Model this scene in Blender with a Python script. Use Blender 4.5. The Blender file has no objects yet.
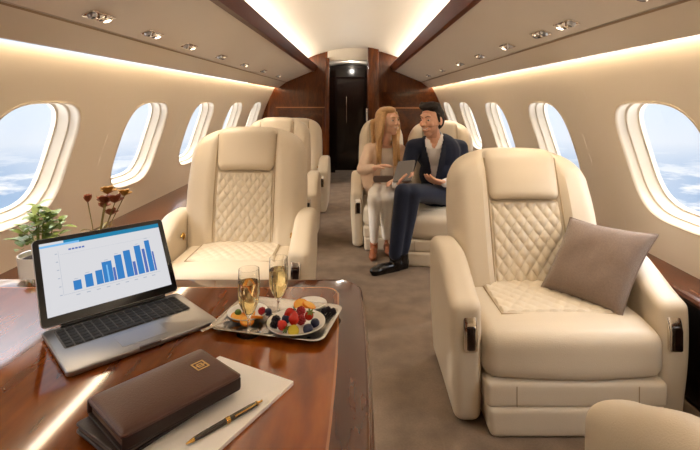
import bpy, bmesh, math, random
import numpy as np
from mathutils import Vector, Matrix, noise
random.seed(4)
V = Vector
SC = bpy.context.scene
COL = SC.collection

# ------------------------------------------------------------------ camera, world, exposure
F = 467.0; CX = 357.0; CY = 102.0; CH = 1.30
cam_d = bpy.data.cameras.new('camera'); cam = bpy.data.objects.new('camera', cam_d); COL.objects.link(cam)
cam.location = (0, 0, CH); cam.rotation_euler = (math.pi/2, 0, 0)
cam_d.sensor_width = 36; cam_d.lens = F/700*36
cam_d.shift_x = -(CX-350)/700; cam_d.shift_y = -(225-CY)/700
cam_d.clip_start = .02
SC.camera = cam
SC.view_settings.view_transform = 'Standard'; SC.view_settings.look = 'None'
SC.view_settings.gamma = 1; SC.view_settings.use_curve_mapping = False
SC.view_settings.exposure = 0.22
SC.cycles.caustics_reflective = False
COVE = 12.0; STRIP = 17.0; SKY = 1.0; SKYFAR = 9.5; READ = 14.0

def PX(px, py, Z): return V(((px-CX)/F*Z, Z, CH-(py-CY)/F*Z))
def PG(px, py, z):
    Z = F*(CH-z)/(py-CY); return V(((px-CX)/F*Z, Z, z))

def lin(c):
    return tuple(((x/255)/12.92 if x/255 <= .04045 else ((x/255+.055)/1.055)**2.4) for x in c)

def world():
    w = bpy.data.worlds.new('sky'); SC.world = w; w.use_nodes = True
    nt = w.node_tree; N = nt.nodes; L = nt.links
    for n in list(N): N.remove(n)
    out = N.new('ShaderNodeOutputWorld'); bg = N.new('ShaderNodeBackground')
    tc = N.new('ShaderNodeTexCoord'); sep = N.new('ShaderNodeSeparateXYZ')
    L.new(tc.outputs['Generated'], sep.inputs[0])
    # sky gradient by elevation
    cr = N.new('ShaderNodeValToRGB'); mp = N.new('ShaderNodeMapRange')
    mp.inputs[1].default_value = -.45; mp.inputs[2].default_value = .45
    L.new(sep.outputs['Z'], mp.inputs[0]); L.new(mp.outputs[0], cr.inputs[0])
    e = cr.color_ramp.elements
    stops = [(0, (205,215,230)), (.20, (160,186,216)), (.32, (156,184,217)), (.385, (188,206,228)), (.42, (222,230,240)), (.52, (218,232,248)), (.68, (214,228,246)), (.85, (232,237,246)), (1, (236,240,247))]
    e[0].position = 0; e[0].color = (*lin(stops[0][1]), 1); e[1].position = 1; e[1].color = (*lin(stops[-1][1]), 1)
    for p, c in stops[1:-1]:
        q = e.new(p); q.color = (*lin(c), 1)
    # cloud deck below: project direction to a plane beneath
    mx = N.new('ShaderNodeMath'); mx.operation = 'MINIMUM'; mx.inputs[1].default_value = -.05; L.new(sep.outputs['Z'], mx.inputs[0])
    ab = N.new('ShaderNodeMath'); ab.operation = 'ABSOLUTE'; L.new(mx.outputs[0], ab.inputs[0])
    pw = N.new('ShaderNodeMath'); pw.operation = 'POWER'; pw.inputs[1].default_value = .55; L.new(ab.outputs[0], pw.inputs[0])
    dx = N.new('ShaderNodeMath'); dx.operation = 'DIVIDE'; L.new(sep.outputs['X'], dx.inputs[0]); L.new(pw.outputs[0], dx.inputs[1])
    dy = N.new('ShaderNodeMath'); dy.operation = 'DIVIDE'; L.new(sep.outputs['Y'], dy.inputs[0]); L.new(pw.outputs[0], dy.inputs[1])
    cb = N.new('ShaderNodeCombineXYZ'); L.new(dx.outputs[0], cb.inputs[0]); L.new(dy.outputs[0], cb.inputs[1])
    nz = N.new('ShaderNodeTexNoise'); nz.inputs['Scale'].default_value = 3.6; nz.inputs['Detail'].default_value = 9; nz.inputs['Roughness'].default_value = .58
    L.new(cb.outputs[0], nz.inputs['Vector'])
    r2 = N.new('ShaderNodeValToRGB'); r2.color_ramp.elements[0].position = .46; r2.color_ramp.elements[1].position = .60
    r2.color_ramp.elements[0].color = (0,0,0,1); r2.color_ramp.elements[1].color = (1,1,1,1)
    L.new(nz.outputs['Fac'], r2.inputs[0])
    low = N.new('ShaderNodeMapRange'); low.inputs[1].default_value = -.07; low.inputs[2].default_value = -.15; L.new(sep.outputs['Z'], low.inputs[0])
    ml = N.new('ShaderNodeMath'); ml.operation = 'MULTIPLY'; L.new(low.outputs[0], ml.inputs[0]); L.new(r2.outputs[0], ml.inputs[1])
    # thin high cloud above the horizon
    n2 = N.new('ShaderNodeTexNoise'); n2.inputs['Scale'].default_value = 3; n2.inputs['Detail'].default_value = 6
    L.new(tc.outputs['Generated'], n2.inputs['Vector'])
    r3 = N.new('ShaderNodeValToRGB'); r3.color_ramp.elements[0].position = .45; r3.color_ramp.elements[1].position = .75; r3.color_ramp.elements[1].color = (.6,.6,.6,1)
    L.new(n2.outputs['Fac'], r3.inputs[0])
    mxx = N.new('ShaderNodeMath'); mxx.operation = 'MAXIMUM'; L.new(ml.outputs[0], mxx.inputs[0])
    m3 = N.new('ShaderNodeMath'); m3.operation = 'MULTIPLY'; m3.inputs[1].default_value = .6; L.new(r3.outputs[0], m3.inputs[0]); L.new(m3.outputs[0], mxx.inputs[1])
    mix = N.new('ShaderNodeMix'); mix.data_type = 'RGBA'
    L.new(mxx.outputs[0], mix.inputs[0]); L.new(cr.outputs[0], mix.inputs[6]); mix.inputs[7].default_value = (1, 1, 1, 1)
    L.new(mix.outputs[2], bg.inputs[0])
    # sky overhead and cloud deck below, unseen directly, boosted as added fill light
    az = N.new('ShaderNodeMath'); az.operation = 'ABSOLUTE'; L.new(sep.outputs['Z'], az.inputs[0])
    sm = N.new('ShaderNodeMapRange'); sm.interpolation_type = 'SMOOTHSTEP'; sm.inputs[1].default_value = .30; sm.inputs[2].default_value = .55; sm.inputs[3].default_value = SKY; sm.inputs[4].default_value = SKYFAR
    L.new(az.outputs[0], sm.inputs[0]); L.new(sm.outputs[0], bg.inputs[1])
    L.new(bg.outputs[0], out.inputs[0])
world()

sun_d = bpy.data.lights.new('sun', 'SUN'); sun = bpy.data.objects.new('sun', sun_d); COL.objects.link(sun)
sun_d.energy = 1.3; sun_d.angle = math.radians(3); sun_d.color = (1, .93, .82)
sun.rotation_euler = V((.80, .30, -.42)).to_track_quat('-Z', 'Y').to_euler()

def area(loc, direction, sx, sy, energy, color, spread=180):
    d = bpy.data.lights.new('cove_light', 'AREA'); o = bpy.data.objects.new('cove_light', d); COL.objects.link(o)
    d.shape = 'RECTANGLE'; d.size = sx; d.size_y = sy; d.energy = energy; d.color = color; d.spread = math.radians(spread)
    o.location = loc
    z = -V(direction).normalized(); y = V((0, 1, 0)); x = y.cross(z).normalized()
    o.rotation_euler = Matrix((x, y, z)).transposed().to_euler()
    return o
XC = -.055
WARM = (1, .92, .82)

# ------------------------------------------------------------------ materials
def mat(name, col, rough=.5, metal=0, noise_amt=0, nscale=20, bump=0, bscale=200, coat=0, spec=.5, trans=0, ior=1.45, sss=0, emit=None, estr=0, sheen=0):
    m = bpy.data.materials.new(name); m.use_nodes = True
    nt = m.node_tree; N = nt.nodes; L = nt.links; b = N['Principled BSDF']
    c = (*lin(col), 1)
    b.inputs['Base Color'].default_value = c; b.inputs['Roughness'].default_value = rough; b.inputs['Metallic'].default_value = metal
    b.inputs['Coat Weight'].default_value = coat; b.inputs['Coat Roughness'].default_value = .06
    b.inputs['Specular IOR Level'].default_value = spec; b.inputs['Transmission Weight'].default_value = trans; b.inputs['IOR'].default_value = ior
    b.inputs['Sheen Weight'].default_value = sheen
    if sss: b.inputs['Subsurface Weight'].default_value = sss; b.inputs['Subsurface Radius'].default_value = (.02, .008, .004); b.inputs['Subsurface Scale'].default_value = .5
    if emit: b.inputs['Emission Color'].default_value = (*lin(emit), 1); b.inputs['Emission Strength'].default_value = estr
    tc = N.new('ShaderNodeTexCoord')
    n = N.new('ShaderNodeTexNoise'); n.inputs['Scale'].default_value = nscale; n.inputs['Detail'].default_value = 5
    L.new(tc.outputs['Object'], n.inputs['Vector'])
    mx = N.new('ShaderNodeMix'); mx.data_type = 'RGBA'
    k = 1-noise_amt
    mx.inputs[6].default_value = (c[0]*k, c[1]*k, c[2]*k, 1); mx.inputs[7].default_value = (min(1, c[0]*(1+noise_amt*.6)), min(1, c[1]*(1+noise_amt*.6)), min(1, c[2]*(1+noise_amt*.6)), 1)
    L.new(n.outputs['Fac'], mx.inputs[0]); L.new(mx.outputs[2], b.inputs['Base Color'])
    if bump:
        n2 = N.new('ShaderNodeTexNoise'); n2.inputs['Scale'].default_value = bscale; n2.inputs['Detail'].default_value = 3
        L.new(tc.outputs['Object'], n2.inputs['Vector'])
        bp = N.new('ShaderNodeBump'); bp.inputs['Strength'].default_value = bump; bp.inputs['Distance'].default_value = .002
        L.new(n2.outputs['Fac'], bp.inputs['Height']); L.new(bp.outputs[0], b.inputs['Normal'])
    return m

def wood(name, dark, mid, light, scale=1.0, rough=.12, coat=.6, axis='Y', strength=3.0, grain=.8):
    m = bpy.data.materials.new(name); m.use_nodes = True
    nt = m.node_tree; N = nt.nodes; L = nt.links; b = N['Principled BSDF']
    tc = N.new('ShaderNodeTexCoord'); mp = N.new('ShaderNodeMapping')
    s = {'Y': (5, .9, 5), 'X': (.9, 5, 5), 'Z': (5, 5, .8)}[axis]
    mp.inputs['Scale'].default_value = tuple(q*scale for q in s)
    L.new(tc.outputs['Object'], mp.inputs[0])
    n1 = N.new('ShaderNodeTexNoise'); n1.inputs['Scale'].default_value = 1.2; n1.inputs['Detail'].default_value = 4; n1.inputs['Distortion'].default_value = 1.2
    L.new(mp.outputs[0], n1.inputs['Vector'])
    n2 = N.new('ShaderNodeTexNoise'); n2.inputs['Scale'].default_value = 14; n2.inputs['Detail'].default_value = 6
    L.new(mp.outputs[0], n2.inputs['Vector'])
    mm = N.new('ShaderNodeMath'); mm.operation = 'MULTIPLY'; mm.inputs[1].default_value = strength*3; L.new(n1.outputs['Fac'], mm.inputs[0])
    sn = N.new('ShaderNodeMath'); sn.operation = 'SINE'; L.new(mm.outputs[0], sn.inputs[0])
    ma = N.new('ShaderNodeMath'); ma.operation = 'MULTIPLY_ADD'; ma.inputs[1].default_value = .22; ma.inputs[2].default_value = .1; L.new(sn.outputs[0], ma.inputs[0]); ma.inputs[2].default_value = .1+(.8-grain)/2
    ad = N.new('ShaderNodeMath'); ad.operation = 'MULTIPLY_ADD'; ad.inputs[1].default_value = grain; L.new(n2.outputs['Fac'], ad.inputs[0]); L.new(ma.outputs[0], ad.inputs[2])
    cr = N.new('ShaderNodeValToRGB'); e = cr.color_ramp.elements
    e[0].position = .15; e[0].color = (*lin(dark), 1); e[1].position = .88; e[1].color = (*lin(light), 1)
    q = e.new(.5); q.color = (*lin(mid), 1)
    L.new(ad.outputs[0], cr.inputs[0]); L.new(cr.outputs[0], b.inputs['Base Color'])
    b.inputs['Roughness'].default_value = rough; b.inputs['Coat Weight'].default_value = coat*.6; b.inputs['Coat Roughness'].default_value = .04; b.inputs['Specular IOR Level'].default_value = .35
    return m

M = {}
M['leather'] = mat('leather', (213,199,177), .42, noise_amt=.06, nscale=6, bump=.35, bscale=260)
M['leather_quilt'] = mat('leather_quilt', (217,204,182), .42, noise_amt=.05, nscale=8, bump=.3, bscale=260)
M['piping'] = mat('piping', (172,152,122), .5)
M['wall'] = mat('wall_panel', (225,214,198), .55, noise_amt=.02, nscale=3)
M['over'] = mat('overhead_panel', (216,203,184), .5, noise_amt=.03, nscale=3)
M['ceil'] = mat('ceiling_panel', (226,216,199), .5, noise_amt=.02, nscale=2)
M['bezel'] = mat('window_bezel', (212,199,178), .35)
M['seam'] = mat('seam_shadow_gap', (150,125,95), .6)
M['carpet'] = mat('carpet', (134,116,99), .95, noise_amt=.25, nscale=120, bump=.9, bscale=500, spec=.1)
def _carpet():
    nt = M['carpet'].node_tree; N = nt.nodes; L = nt.links; b = N['Principled BSDF']
    src = b.inputs['Base Color'].links[0].from_socket
    tc = N.new('ShaderNodeTexCoord'); n = N.new('ShaderNodeTexNoise'); n.inputs['Scale'].default_value = 7; n.inputs['Detail'].default_value = 6
    L.new(tc.outputs['Object'], n.inputs['Vector'])
    r = N.new('ShaderNodeMapRange'); r.inputs[1].default_value = .35; r.inputs[2].default_value = .65; r.inputs[3].default_value = .84; r.inputs[4].default_value = 1.12
    L.new(n.outputs['Fac'], r.inputs[0])
    mx = N.new('ShaderNodeVectorMath'); mx.operation = 'SCALE'; L.new(src, mx.inputs[0]); L.new(r.outputs[0], mx.inputs['Scale']); L.new(mx.outputs[0], b.inputs['Base Color'])
_carpet()
M['walnut'] = wood('walnut_veneer', (74,30,5), (146,74,18), (200,118,44), .55, .08, .7, 'Y', 3.4, .4)
M['walnut_dark'] = wood('walnut_dark', (54,22,5), (98,48,14), (138,74,26), .6, .08, .7, 'Y', 3.0, .4)
M['walnut_v'] = wood('walnut_vertical', (64,28,9), (110,56,20), (152,86,38), 1.0, .18, .5, 'Z', 3.0, .5)
M['walnut_trim'] = wood('walnut_trim', (78,36,18), (98,48,26), (120,62,36), .5, .35, .2, 'Y', 3.0, .3)
M['inlay'] = mat('pale_inlay', (176,112,62), .15, coat=.8)
M['ledge_wood'] = wood('ledge_wood', (70,34,18), (104,58,30), (138,84,46), .8, .2, .4, 'Y', 3.0, .4)
M['edge'] = wood('walnut_edge', (60,22,10), (98,44,22), (136,70,38), 2, .1, 1, 'Y')
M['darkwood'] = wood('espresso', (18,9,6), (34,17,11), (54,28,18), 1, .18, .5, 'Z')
M['chrome'] = mat('chrome', (225,218,208), .12, 1)
M['brass'] = mat('brass', (214,170,92), .2, 1)
M['alu'] = mat('aluminium', (168,168,170), .32, 1, noise_amt=.02, nscale=300)
M['black'] = mat('black_plastic', (16,16,18), .35)
M['glossblack'] = mat('gloss_black', (6,6,8), .12)
M['key'] = mat('key_black', (14,14,16), .6)
M['white'] = mat('porcelain', (244,242,236), .12, coat=.5)
M['paper'] = mat('paper', (250,247,244), .7)
M['silver'] = mat('tray_silver', (205,200,194), .22, 1, noise_amt=.05, nscale=60)
M['fabric'] = mat('taupe_fabric', (136,116,102), .9, noise_amt=.3, nscale=160, bump=.9, bscale=700, sheen=.4)
M['brownleather'] = mat('brown_leather', (82,48,38), .28, noise_amt=.18, nscale=14, bump=.25, bscale=300)
M['darkleather'] = mat('dark_leather', (44,30,28), .4, noise_amt=.1, bump=.2, bscale=300)
M['penblack'] = mat('pen_lacquer', (40,26,24), .12, coat=.8)
M['skin'] = mat('skin', (234,182,152), .5, sss=.12)
M['skin_f'] = mat('skin_fair', (242,198,172), .5, sss=.12)
M['hair_m'] = mat('hair_dark', (28,17,12), .65, noise_amt=.4, nscale=60)
M['hair_f'] = mat('hair_blonde', (206,164,112), .42, noise_amt=.3, nscale=60)
M['navy'] = mat('navy_wool', (24,33,56), .85, noise_amt=.15, nscale=200, sheen=.1)
M['shirt'] = mat('white_shirt', (244,240,240), .8)
M['blazer'] = mat('tan_blazer', (234,208,186), .85, noise_amt=.06, nscale=50)
M['blouse'] = mat('blouse', (242,234,226), .7)
M['whitepants'] = mat('cream_trousers', (248,242,234), .85, noise_amt=.05, nscale=20)
M['shoe_b'] = mat('black_shoe', (18,16,17), .25)
M['shoe_t'] = mat('tan_shoe', (142,82,50), .4)
M['eyew'] = mat('eye_white', (235,230,226), .2); M['eyed'] = mat('eye_iris', (50,32,22), .2)
M['lips'] = mat('lips', (206,122,106), .45); M['teeth'] = mat('teeth', (240,236,228), .25)
M['brow'] = mat('brow', (60,38,26), .7); M['stubble'] = mat('stubble', (208,156,128), .6)
M['clutch'] = mat('grey_clutch', (112,100,94), .55, bump=.2)
M['tablet'] = mat('tablet_grey', (116,112,112), .35, .4)
M['leaf'] = mat('leaf_green', (136,160,76), .45, noise_amt=.3, nscale=30)
M['leaf_d'] = mat('leaf_olive', (120,104,44), .5, noise_amt=.35, nscale=40)
M['petal'] = mat('petal_brown', (150,84,56), .55, noise_amt=.5, nscale=60)
M['petal_y'] = mat('petal_ochre', (170,128,58), .55, noise_amt=.3, nscale=60)
M['soil'] = mat('soil', (50,34,24), .95)
M['strawberry'] = mat('strawberry', (206,42,24), .25, noise_amt=.12, nscale=90)
M['rasp'] = mat('raspberry', (170,32,40), .35); M['blackb'] = mat('blackberry', (30,18,34), .25); M['blueb'] = mat('blueberry', (34,38,70), .4, noise_amt=.2, nscale=60)
M['kiwi'] = mat('yellow_fruit', (214,196,60), .3, noise_amt=.12, nscale=120); M['kiwi_rind'] = mat('rind', (196,170,40), .4)
M['orange'] = mat('orange_flesh', (250,186,74), .3, noise_amt=.15, nscale=160); M['orange_rind'] = mat('orange_rind', (240,140,20), .4)
M['fgreen'] = mat('fruit_leaf', (92,120,40), .5)
M['strip'] = mat('cove_strip', (255,240,215), .5, emit=(255,226,186), estr=STRIP)
M['lamp'] = mat('lamp_lens', (255,245,230), .5, emit=(255,238,214), estr=5)

def glass(name, col=(1,1,1), ior=1.45, rough=0):
    m = bpy.data.materials.new(name); m.use_nodes = True; nt = m.node_tree; N = nt.nodes; L = nt.links
    for n in list(N): N.remove(n)
    o = N.new('ShaderNodeOutputMaterial'); g = N.new('ShaderNodeBsdfGlass'); g.inputs[0].default_value = (*col, 1); g.inputs['IOR'].default_value = ior; g.inputs['Roughness'].default_value = rough
    L.new(g.outputs[0], o.inputs[0]); return m
M['glass'] = glass('clear_glass', (.99,.99,.98)); M['wine'] = glass('champagne', (1,.93,.70), 1.33)
def pane_mat():
    m = bpy.data.materials.new('window_pane'); m.use_nodes = True; nt = m.node_tree; N = nt.nodes; L = nt.links
    for n in list(N): N.remove(n)
    o = N.new('ShaderNodeOutputMaterial'); t = N.new('ShaderNodeBsdfTransparent'); g = N.new('ShaderNodeBsdfGlossy'); mx = N.new('ShaderNodeMixShader')
    t.inputs[0].default_value = (.99, .99, 1, 1); g.inputs['Roughness'].default_value = .02; mx.inputs[0].default_value = .04
    L.new(t.outputs[0], mx.inputs[1]); L.new(g.outputs[0], mx.inputs[2]); L.new(mx.outputs[0], o.inputs[0]); return m
M['pane'] = pane_mat()
def emis(name, col, s):
    m = bpy.data.materials.new(name); m.use_nodes = True; nt = m.node_tree; N = nt.nodes; L = nt.links
    for n in list(N): N.remove(n)
    o = N.new('ShaderNodeOutputMaterial'); e = N.new('ShaderNodeEmission'); e.inputs[0].default_value = (*lin(col), 1); e.inputs[1].default_value = s
    L.new(e.outputs[0], o.inputs[0]); return m

# ------------------------------------------------------------------ mesh helpers
def link(name, verts, faces, m, parent=None, smooth=True, mats=None, fmat=None, angle=None):
    me = bpy.data.meshes.new(name); me.from_pydata([tuple(v) for v in verts], [], faces)
    for mm in (mats or [m]): me.materials.append(mm)
    if fmat is not None: me.polygons.foreach_set('material_index', fmat)
    me.validate(); me.update()
    me.polygons.foreach_set('use_smooth', [smooth]*len(me.polygons))
    if angle: me.set_sharp_from_angle(angle=math.radians(angle))
    o = bpy.data.objects.new(name, me); COL.objects.link(o)
    if parent: o.parent = parent
    return o
def tag(o, label=None, cat=None, group=None, kind=None):
    if label: o['label'] = label
    if cat: o['category'] = cat
    if group: o['group'] = group
    if kind: o['kind'] = kind
    return o
def empty(name, loc=(0,0,0), rz=0, label=None, cat=None, group=None):
    o = bpy.data.objects.new(name, None); COL.objects.link(o); o.location = loc; o.rotation_euler = (0, 0, rz); o.empty_display_size = .05
    return tag(o, label, cat, group)
class MB:
    def __init__(s): s.v = []; s.f = []; s.mi = []; s.m = 0
    def add(s, vs, fs):
        n = len(s.v); s.v += [V(v) for v in vs]; s.f += [tuple(i+n for i in f) for f in fs]; s.mi += [s.m]*len(fs)
    def build(s, name, m, parent=None, smooth=True, mats=None, angle=35):
        return link(name, s.v, s.f, m, parent, smooth, mats, s.mi if mats else None, angle)
def grid_faces(nu, nv, wrapu=False, flip=False):
    fs = []
    for j in range(nv-1):
        for i in range(nu if wrapu else nu-1):
            a = j*nu+i; b = j*nu+(i+1) % nu; c = (j+1)*nu+(i+1) % nu; d = (j+1)*nu+i
            fs.append((a, d, c, b) if flip else (a, b, c, d))
    return fs
def spaced(h, r, n):
    r = min(r, h*.999)
    k = 5
    a = [-h + r*(1-math.cos(math.pi/2*i/k)) for i in range(k)]
    m = [-(h-r) + 2*(h-r)*i/n for i in range(n+1)]
    return a + m + [-q for q in reversed(a)]
def soft_box(sx, sy, sz, r, c=(0,0,0), n=(8,8,8), deform=None):
    """box of full size s with rounded edges of radius r"""
    h = (sx/2, sy/2, sz/2); r = min(r, min(h)*.999)
    if isinstance(n, int): n = (n, n, n)
    P = [spaced(h[i], r, n[i]) for i in range(3)]
    vs = {}; verts = []; faces = []
    def vid(p):
        key = (round(p[0], 6), round(p[1], 6), round(p[2], 6))
        if key not in vs: vs[key] = len(verts); verts.append(V(p))
        return vs[key]
    for ax in range(3):
        u, w = (ax+1) % 3, (ax+2) % 3
        for sgn in (-1, 1):
            for i in range(len(P[u])-1):
                for j in range(len(P[w])-1):
                    q = []
                    for (a, b) in ((i, j), (i+1, j), (i+1, j+1), (i, j+1)):
                        p = [0, 0, 0]; p[ax] = sgn*h[ax]; p[u] = P[u][a]; p[w] = P[w][b]; q.append(vid(p))
                    faces.append(tuple(q if sgn > 0 else reversed(q)))
    out = []
    for p in verts:
        q = V([max(-(h[i]-r), min(h[i]-r, p[i])) for i in range(3)])
        d = p-q
        # corner grid lies on cube: use angle-based push
        p2 = q + d.normalized()*r if d.length > 1e-9 else p
        out.append(p2+V(c))
    if deform: out = [V(deform(p)) for p in out]
    return out, faces
def lathe(prof, n=32, c=(0,0,0), close=False):
    vs = []; m = len(prof)
    for (r, z) in prof:
        for k in range(n):
            a = 2*math.pi*k/n; vs.append(V((c[0]+r*math.cos(a), c[1]+r*math.sin(a), c[2]+z)))
    return vs, grid_faces(n, m, True)
def tube(pts, rad, n=10, caps=True):
    pts = [V(p) for p in pts]; m = len(pts)
    rad = rad if isinstance(rad, (list, tuple)) else [rad]*m
    vs = []; up = None
    for i, p in enumerate(pts):
        t = (pts[min(i+1, m-1)]-pts[max(i-1, 0)]).normalized()
        if up is None: up = t.orthogonal().normalized()
        up = (up - t*up.dot(t)).normalized(); s = t.cross(up)
        for k in range(n):
            a = 2*math.pi*k/n; vs.append(p+(up*math.cos(a)+s*math.sin(a))*rad[i])
    fs = grid_faces(n, m, True)
    if caps: fs += [tuple(reversed(range(n))), tuple(range((m-1)*n, m*n))]
    return vs, fs
def ellipsoid(c, r, rot=None, nu=20, nv=14):
    vs = []; c = V(c)
    for j in range(nv+1):
        th = math.pi*j/nv
        for i in range(nu):
            a = 2*math.pi*i/nu
            p = V((r[0]*math.sin(th)*math.cos(a), r[1]*math.sin(th)*math.sin(a), -r[2]*math.cos(th)))
            if rot: p = rot @ p
            vs.append(c+p)
    return vs, grid_faces(nu, nv+1, True)
def prism(outline, z0, z1, bev=0):
    """outline xy list CCW; optional rounded edge at top"""
    n = len(outline); rings = []
    def inset(d):
        out = []
        for i in range(n):
            a = V(outline[i-1]).to_2d(); b = V(outline[i]).to_2d(); c2 = V(outline[(i+1) % n]).to_2d()
            t = (c2-a).normalized(); out.append(b + V((-t.y, t.x))*d)
        return out
    if bev:
        lv = [(0, z0)] + [(bev*(1-math.cos(math.pi/2*k/4)), z1-bev+bev*math.sin(math.pi/2*k/4)) for k in range(5)]
        if z1-z0 > 2*bev: lv = [(bev, z0), (bev*.3, z0+bev*.3), (0, z0+bev)] + lv[1:]
    else: lv = [(0, z0), (0, z1)]
    vs = []
    for d, z in lv:
        o = inset(d)
        vs += [V((p.x, p.y, z)) for p in o]
    fs = grid_faces(n, len(lv), True)
    fs += [tuple(reversed(range(n))), tuple(range((len(lv)-1)*n, len(lv)*n))]
    return vs, fs
def rrect(sx, sy, r, k=6, c=(0, 0)):
    o = []
    for (cx, cy, a0) in ((sx/2-r, sy/2-r, 0), (-sx/2+r, sy/2-r, 90), (-sx/2+r, -sy/2+r, 180), (sx/2-r, -sy/2+r, 270)):
        for i in range(k+1):
            a = math.radians(a0+90*i/k); o.append((c[0]+cx+r*math.cos(a), c[1]+cy+r*math.sin(a)))
    return o
def sstep(a, b, x):
    t = max(0, min(1, (x-a)/(b-a))); return t*t*(3-2*t)
def copy_tree(o, parent=None):
    c = o.copy(); COL.objects.link(c)
    if parent: c.parent = parent
    for ch in list(o.children): copy_tree(ch, c)
    return c

# ------------------------------------------------------------------ cabin shell
PROF = [(0, 1.54), (.2, 1.585), (.5, 1.60), (.75, 1.56), (1.03, 1.48), (1.3, 1.378), (1.52, 1.27), (1.6, 1.225)]
def half(h):
    for (h0, x0), (h1, x1) in zip(PROF, PROF[1:]):
        if h <= h1:
            i = PROF.index((h0, x0))
            def sl(k):
                k = max(1, min(len(PROF)-2, k)); return (PROF[k+1][1]-PROF[k-1][1])/(PROF[k+1][0]-PROF[k-1][0])
            t = (h-h0)/(h1-h0); d = h1-h0; m0 = sl(i); m1 = sl(i+1)
            return (2*t**3-3*t**2+1)*x0+(t**3-2*t**2+t)*d*m0+(-2*t**3+3*t**2)*x1+(t**3-t**2)*d*m1
    return PROF[-1][1]
def wpt(side, Z, h, d=0):
    s = (half(h+.01)-half(h-.01))/.02; n = V((1, -s)).normalized()
    x = half(h)+d*n.x; return V((XC+side*x, Z, h+d*n.y))
Z0, Z1 = -1.5, 7.5
H0, H1 = .5, 1.53
def outline(a, b, n=64, e=3.5):
    o = []
    for k in range(n):
        t = 2*math.pi*k/n; c, s = math.cos(t), math.sin(t)
        o.append((a*math.copysign(abs(c)**(2/e), c), b*math.copysign(abs(s)**(2/e), s)))
    return o
NW = 64
WA, WB, WC = .325, .298, 1.003
def rect_hit(dx, dz, x0, x1, z0, z1):
    t = 1e9
    if dx > 1e-9: t = min(t, x1/dx)
    if dx < -1e-9: t = min(t, x0/dx)
    if dz > 1e-9: t = min(t, z1/dz)
    if dz < -1e-9: t = min(t, z0/dz)
    return dx*t, dz*t
def side_wall(side, name, centers):
    mb = MB()
    edges = [Z0] + [(a+b)/2 for a, b in zip(centers, centers[1:])] + [Z1]
    hs = [H0+(H1-H0)*i/14 for i in range(15)]
    for k, c in enumerate(centers):
        x0, x1 = edges[k]-c, edges[k+1]-c
        x0c, x1c = max(x0, -.5), min(x1, .5)
        o = outline(WA, WB, NW)
        # boundary points incl. corners: snap nearest directions to the four corners
        bd = [rect_hit(a, b, x0c, x1c, H0-WC, H1-WC) for a, b in o]
        for (cx, cz) in ((x0c, H0-WC), (x1c, H0-WC), (x1c, H1-WC), (x0c, H1-WC)):
            i = min(range(NW), key=lambda q: (bd[q][0]-cx)**2+(bd[q][1]-cz)**2); bd[i] = (cx, cz)
        vs = []; R = 9
        for r in range(R):
            t = r/(R-1)
            for (a, b), (p, q) in zip(o, bd):
                vs.append(wpt(side, c+a+(p-a)*t, WC+b+(q-b)*t))
        mb.add(vs, grid_faces(NW, R, True, flip=(side > 0)))
        # strips between cells
        for (a, b) in ((x0, x0c), (x1c, x1)):
            if b-a > 1e-4:
                vs = [wpt(side, c+a+(b-a)*i/4, h) for h in hs for i in range(5)]
                mb.add(vs, grid_faces(5, len(hs), False, flip=(side < 0)))
    o = mb.build(name, M['wall'], angle=None); tag(o, kind='structure')
    # lower dado below the ledge
    mb = MB(); hs = [0, .1, .2, .35, .5]
    mb.add([wpt(side, Z0+(Z1-Z0)*i/12, h) for h in hs for i in range(13)], grid_faces(13, len(hs), False, flip=(side < 0)))
    d = mb.build('lower_panel', M['walnut_dark'], o, angle=None)
CL = [-.24, .97, 2.19, 3.33, 4.49, 5.66, 6.82]
CR = [-.28, .94, 2.17, 3.40, 4.64, 5.86, 6.98]
side_wall(-1, 'wall_left', CL); side_wall(1, 'wall_right', CR)
def window(side, c, idx):
    rings = [(WA+.004, WB+.004, .004), (WA+.002, WB+.002, -.002), (WA-.004, WB-.004, -.004), (WA-.009, WB-.009, .0), (WA-.012, WB-.012, .012), (WA-.014, WB-.014, .045), (WA-.017, WB-.017, .048),
             (WA-.022, WB-.022, .049), (WA-.025, WB-.025, .055), (WA-.028, WB-.028, .10), (WA-.032, WB-.032, .104), (WA-.040, WB-.040, .105), (WA-.043, WB-.043, .125)]
    vs = []
    for a, b, d in rings:
        vs += [wpt(side, c+p, WC+q, d) for p, q in outline(a, b, NW)]
    o = link('window_%d' % idx, vs, grid_faces(NW, len(rings), True, flip=(side < 0)), M['bezel'], angle=50); tag(o, kind='structure')
    a, b, d = rings[-1]
    pv = [wpt(side, c, WC, d)]
    for s in (.33, .66, 1.0): pv += [wpt(side, c+p*s, WC+q*s, d) for p, q in outline(a, b, NW)]
    fs = [(0, 1+k, 1+(k+1) % NW) for k in range(NW)]
    for r in range(2):
        for k in range(NW): fs.append((1+r*NW+k, 1+(r+1)*NW+k, 1+(r+1)*NW+(k+1) % NW, 1+r*NW+(k+1) % NW))
    link('pane', pv, fs, M['pane'], o)
i = 1
for c in CL: window(-1, c, i); i += 1
for c in CR: window(1, c, i); i += 1

# floor
o = link('floor', [(-1.7, Z0, 0), (1.6, Z0, 0), (1.6, 9.6, 0), (-1.7, 9.6, 0)], [(0, 1, 2, 3)], M['carpet']); tag(o, kind='structure')
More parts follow.
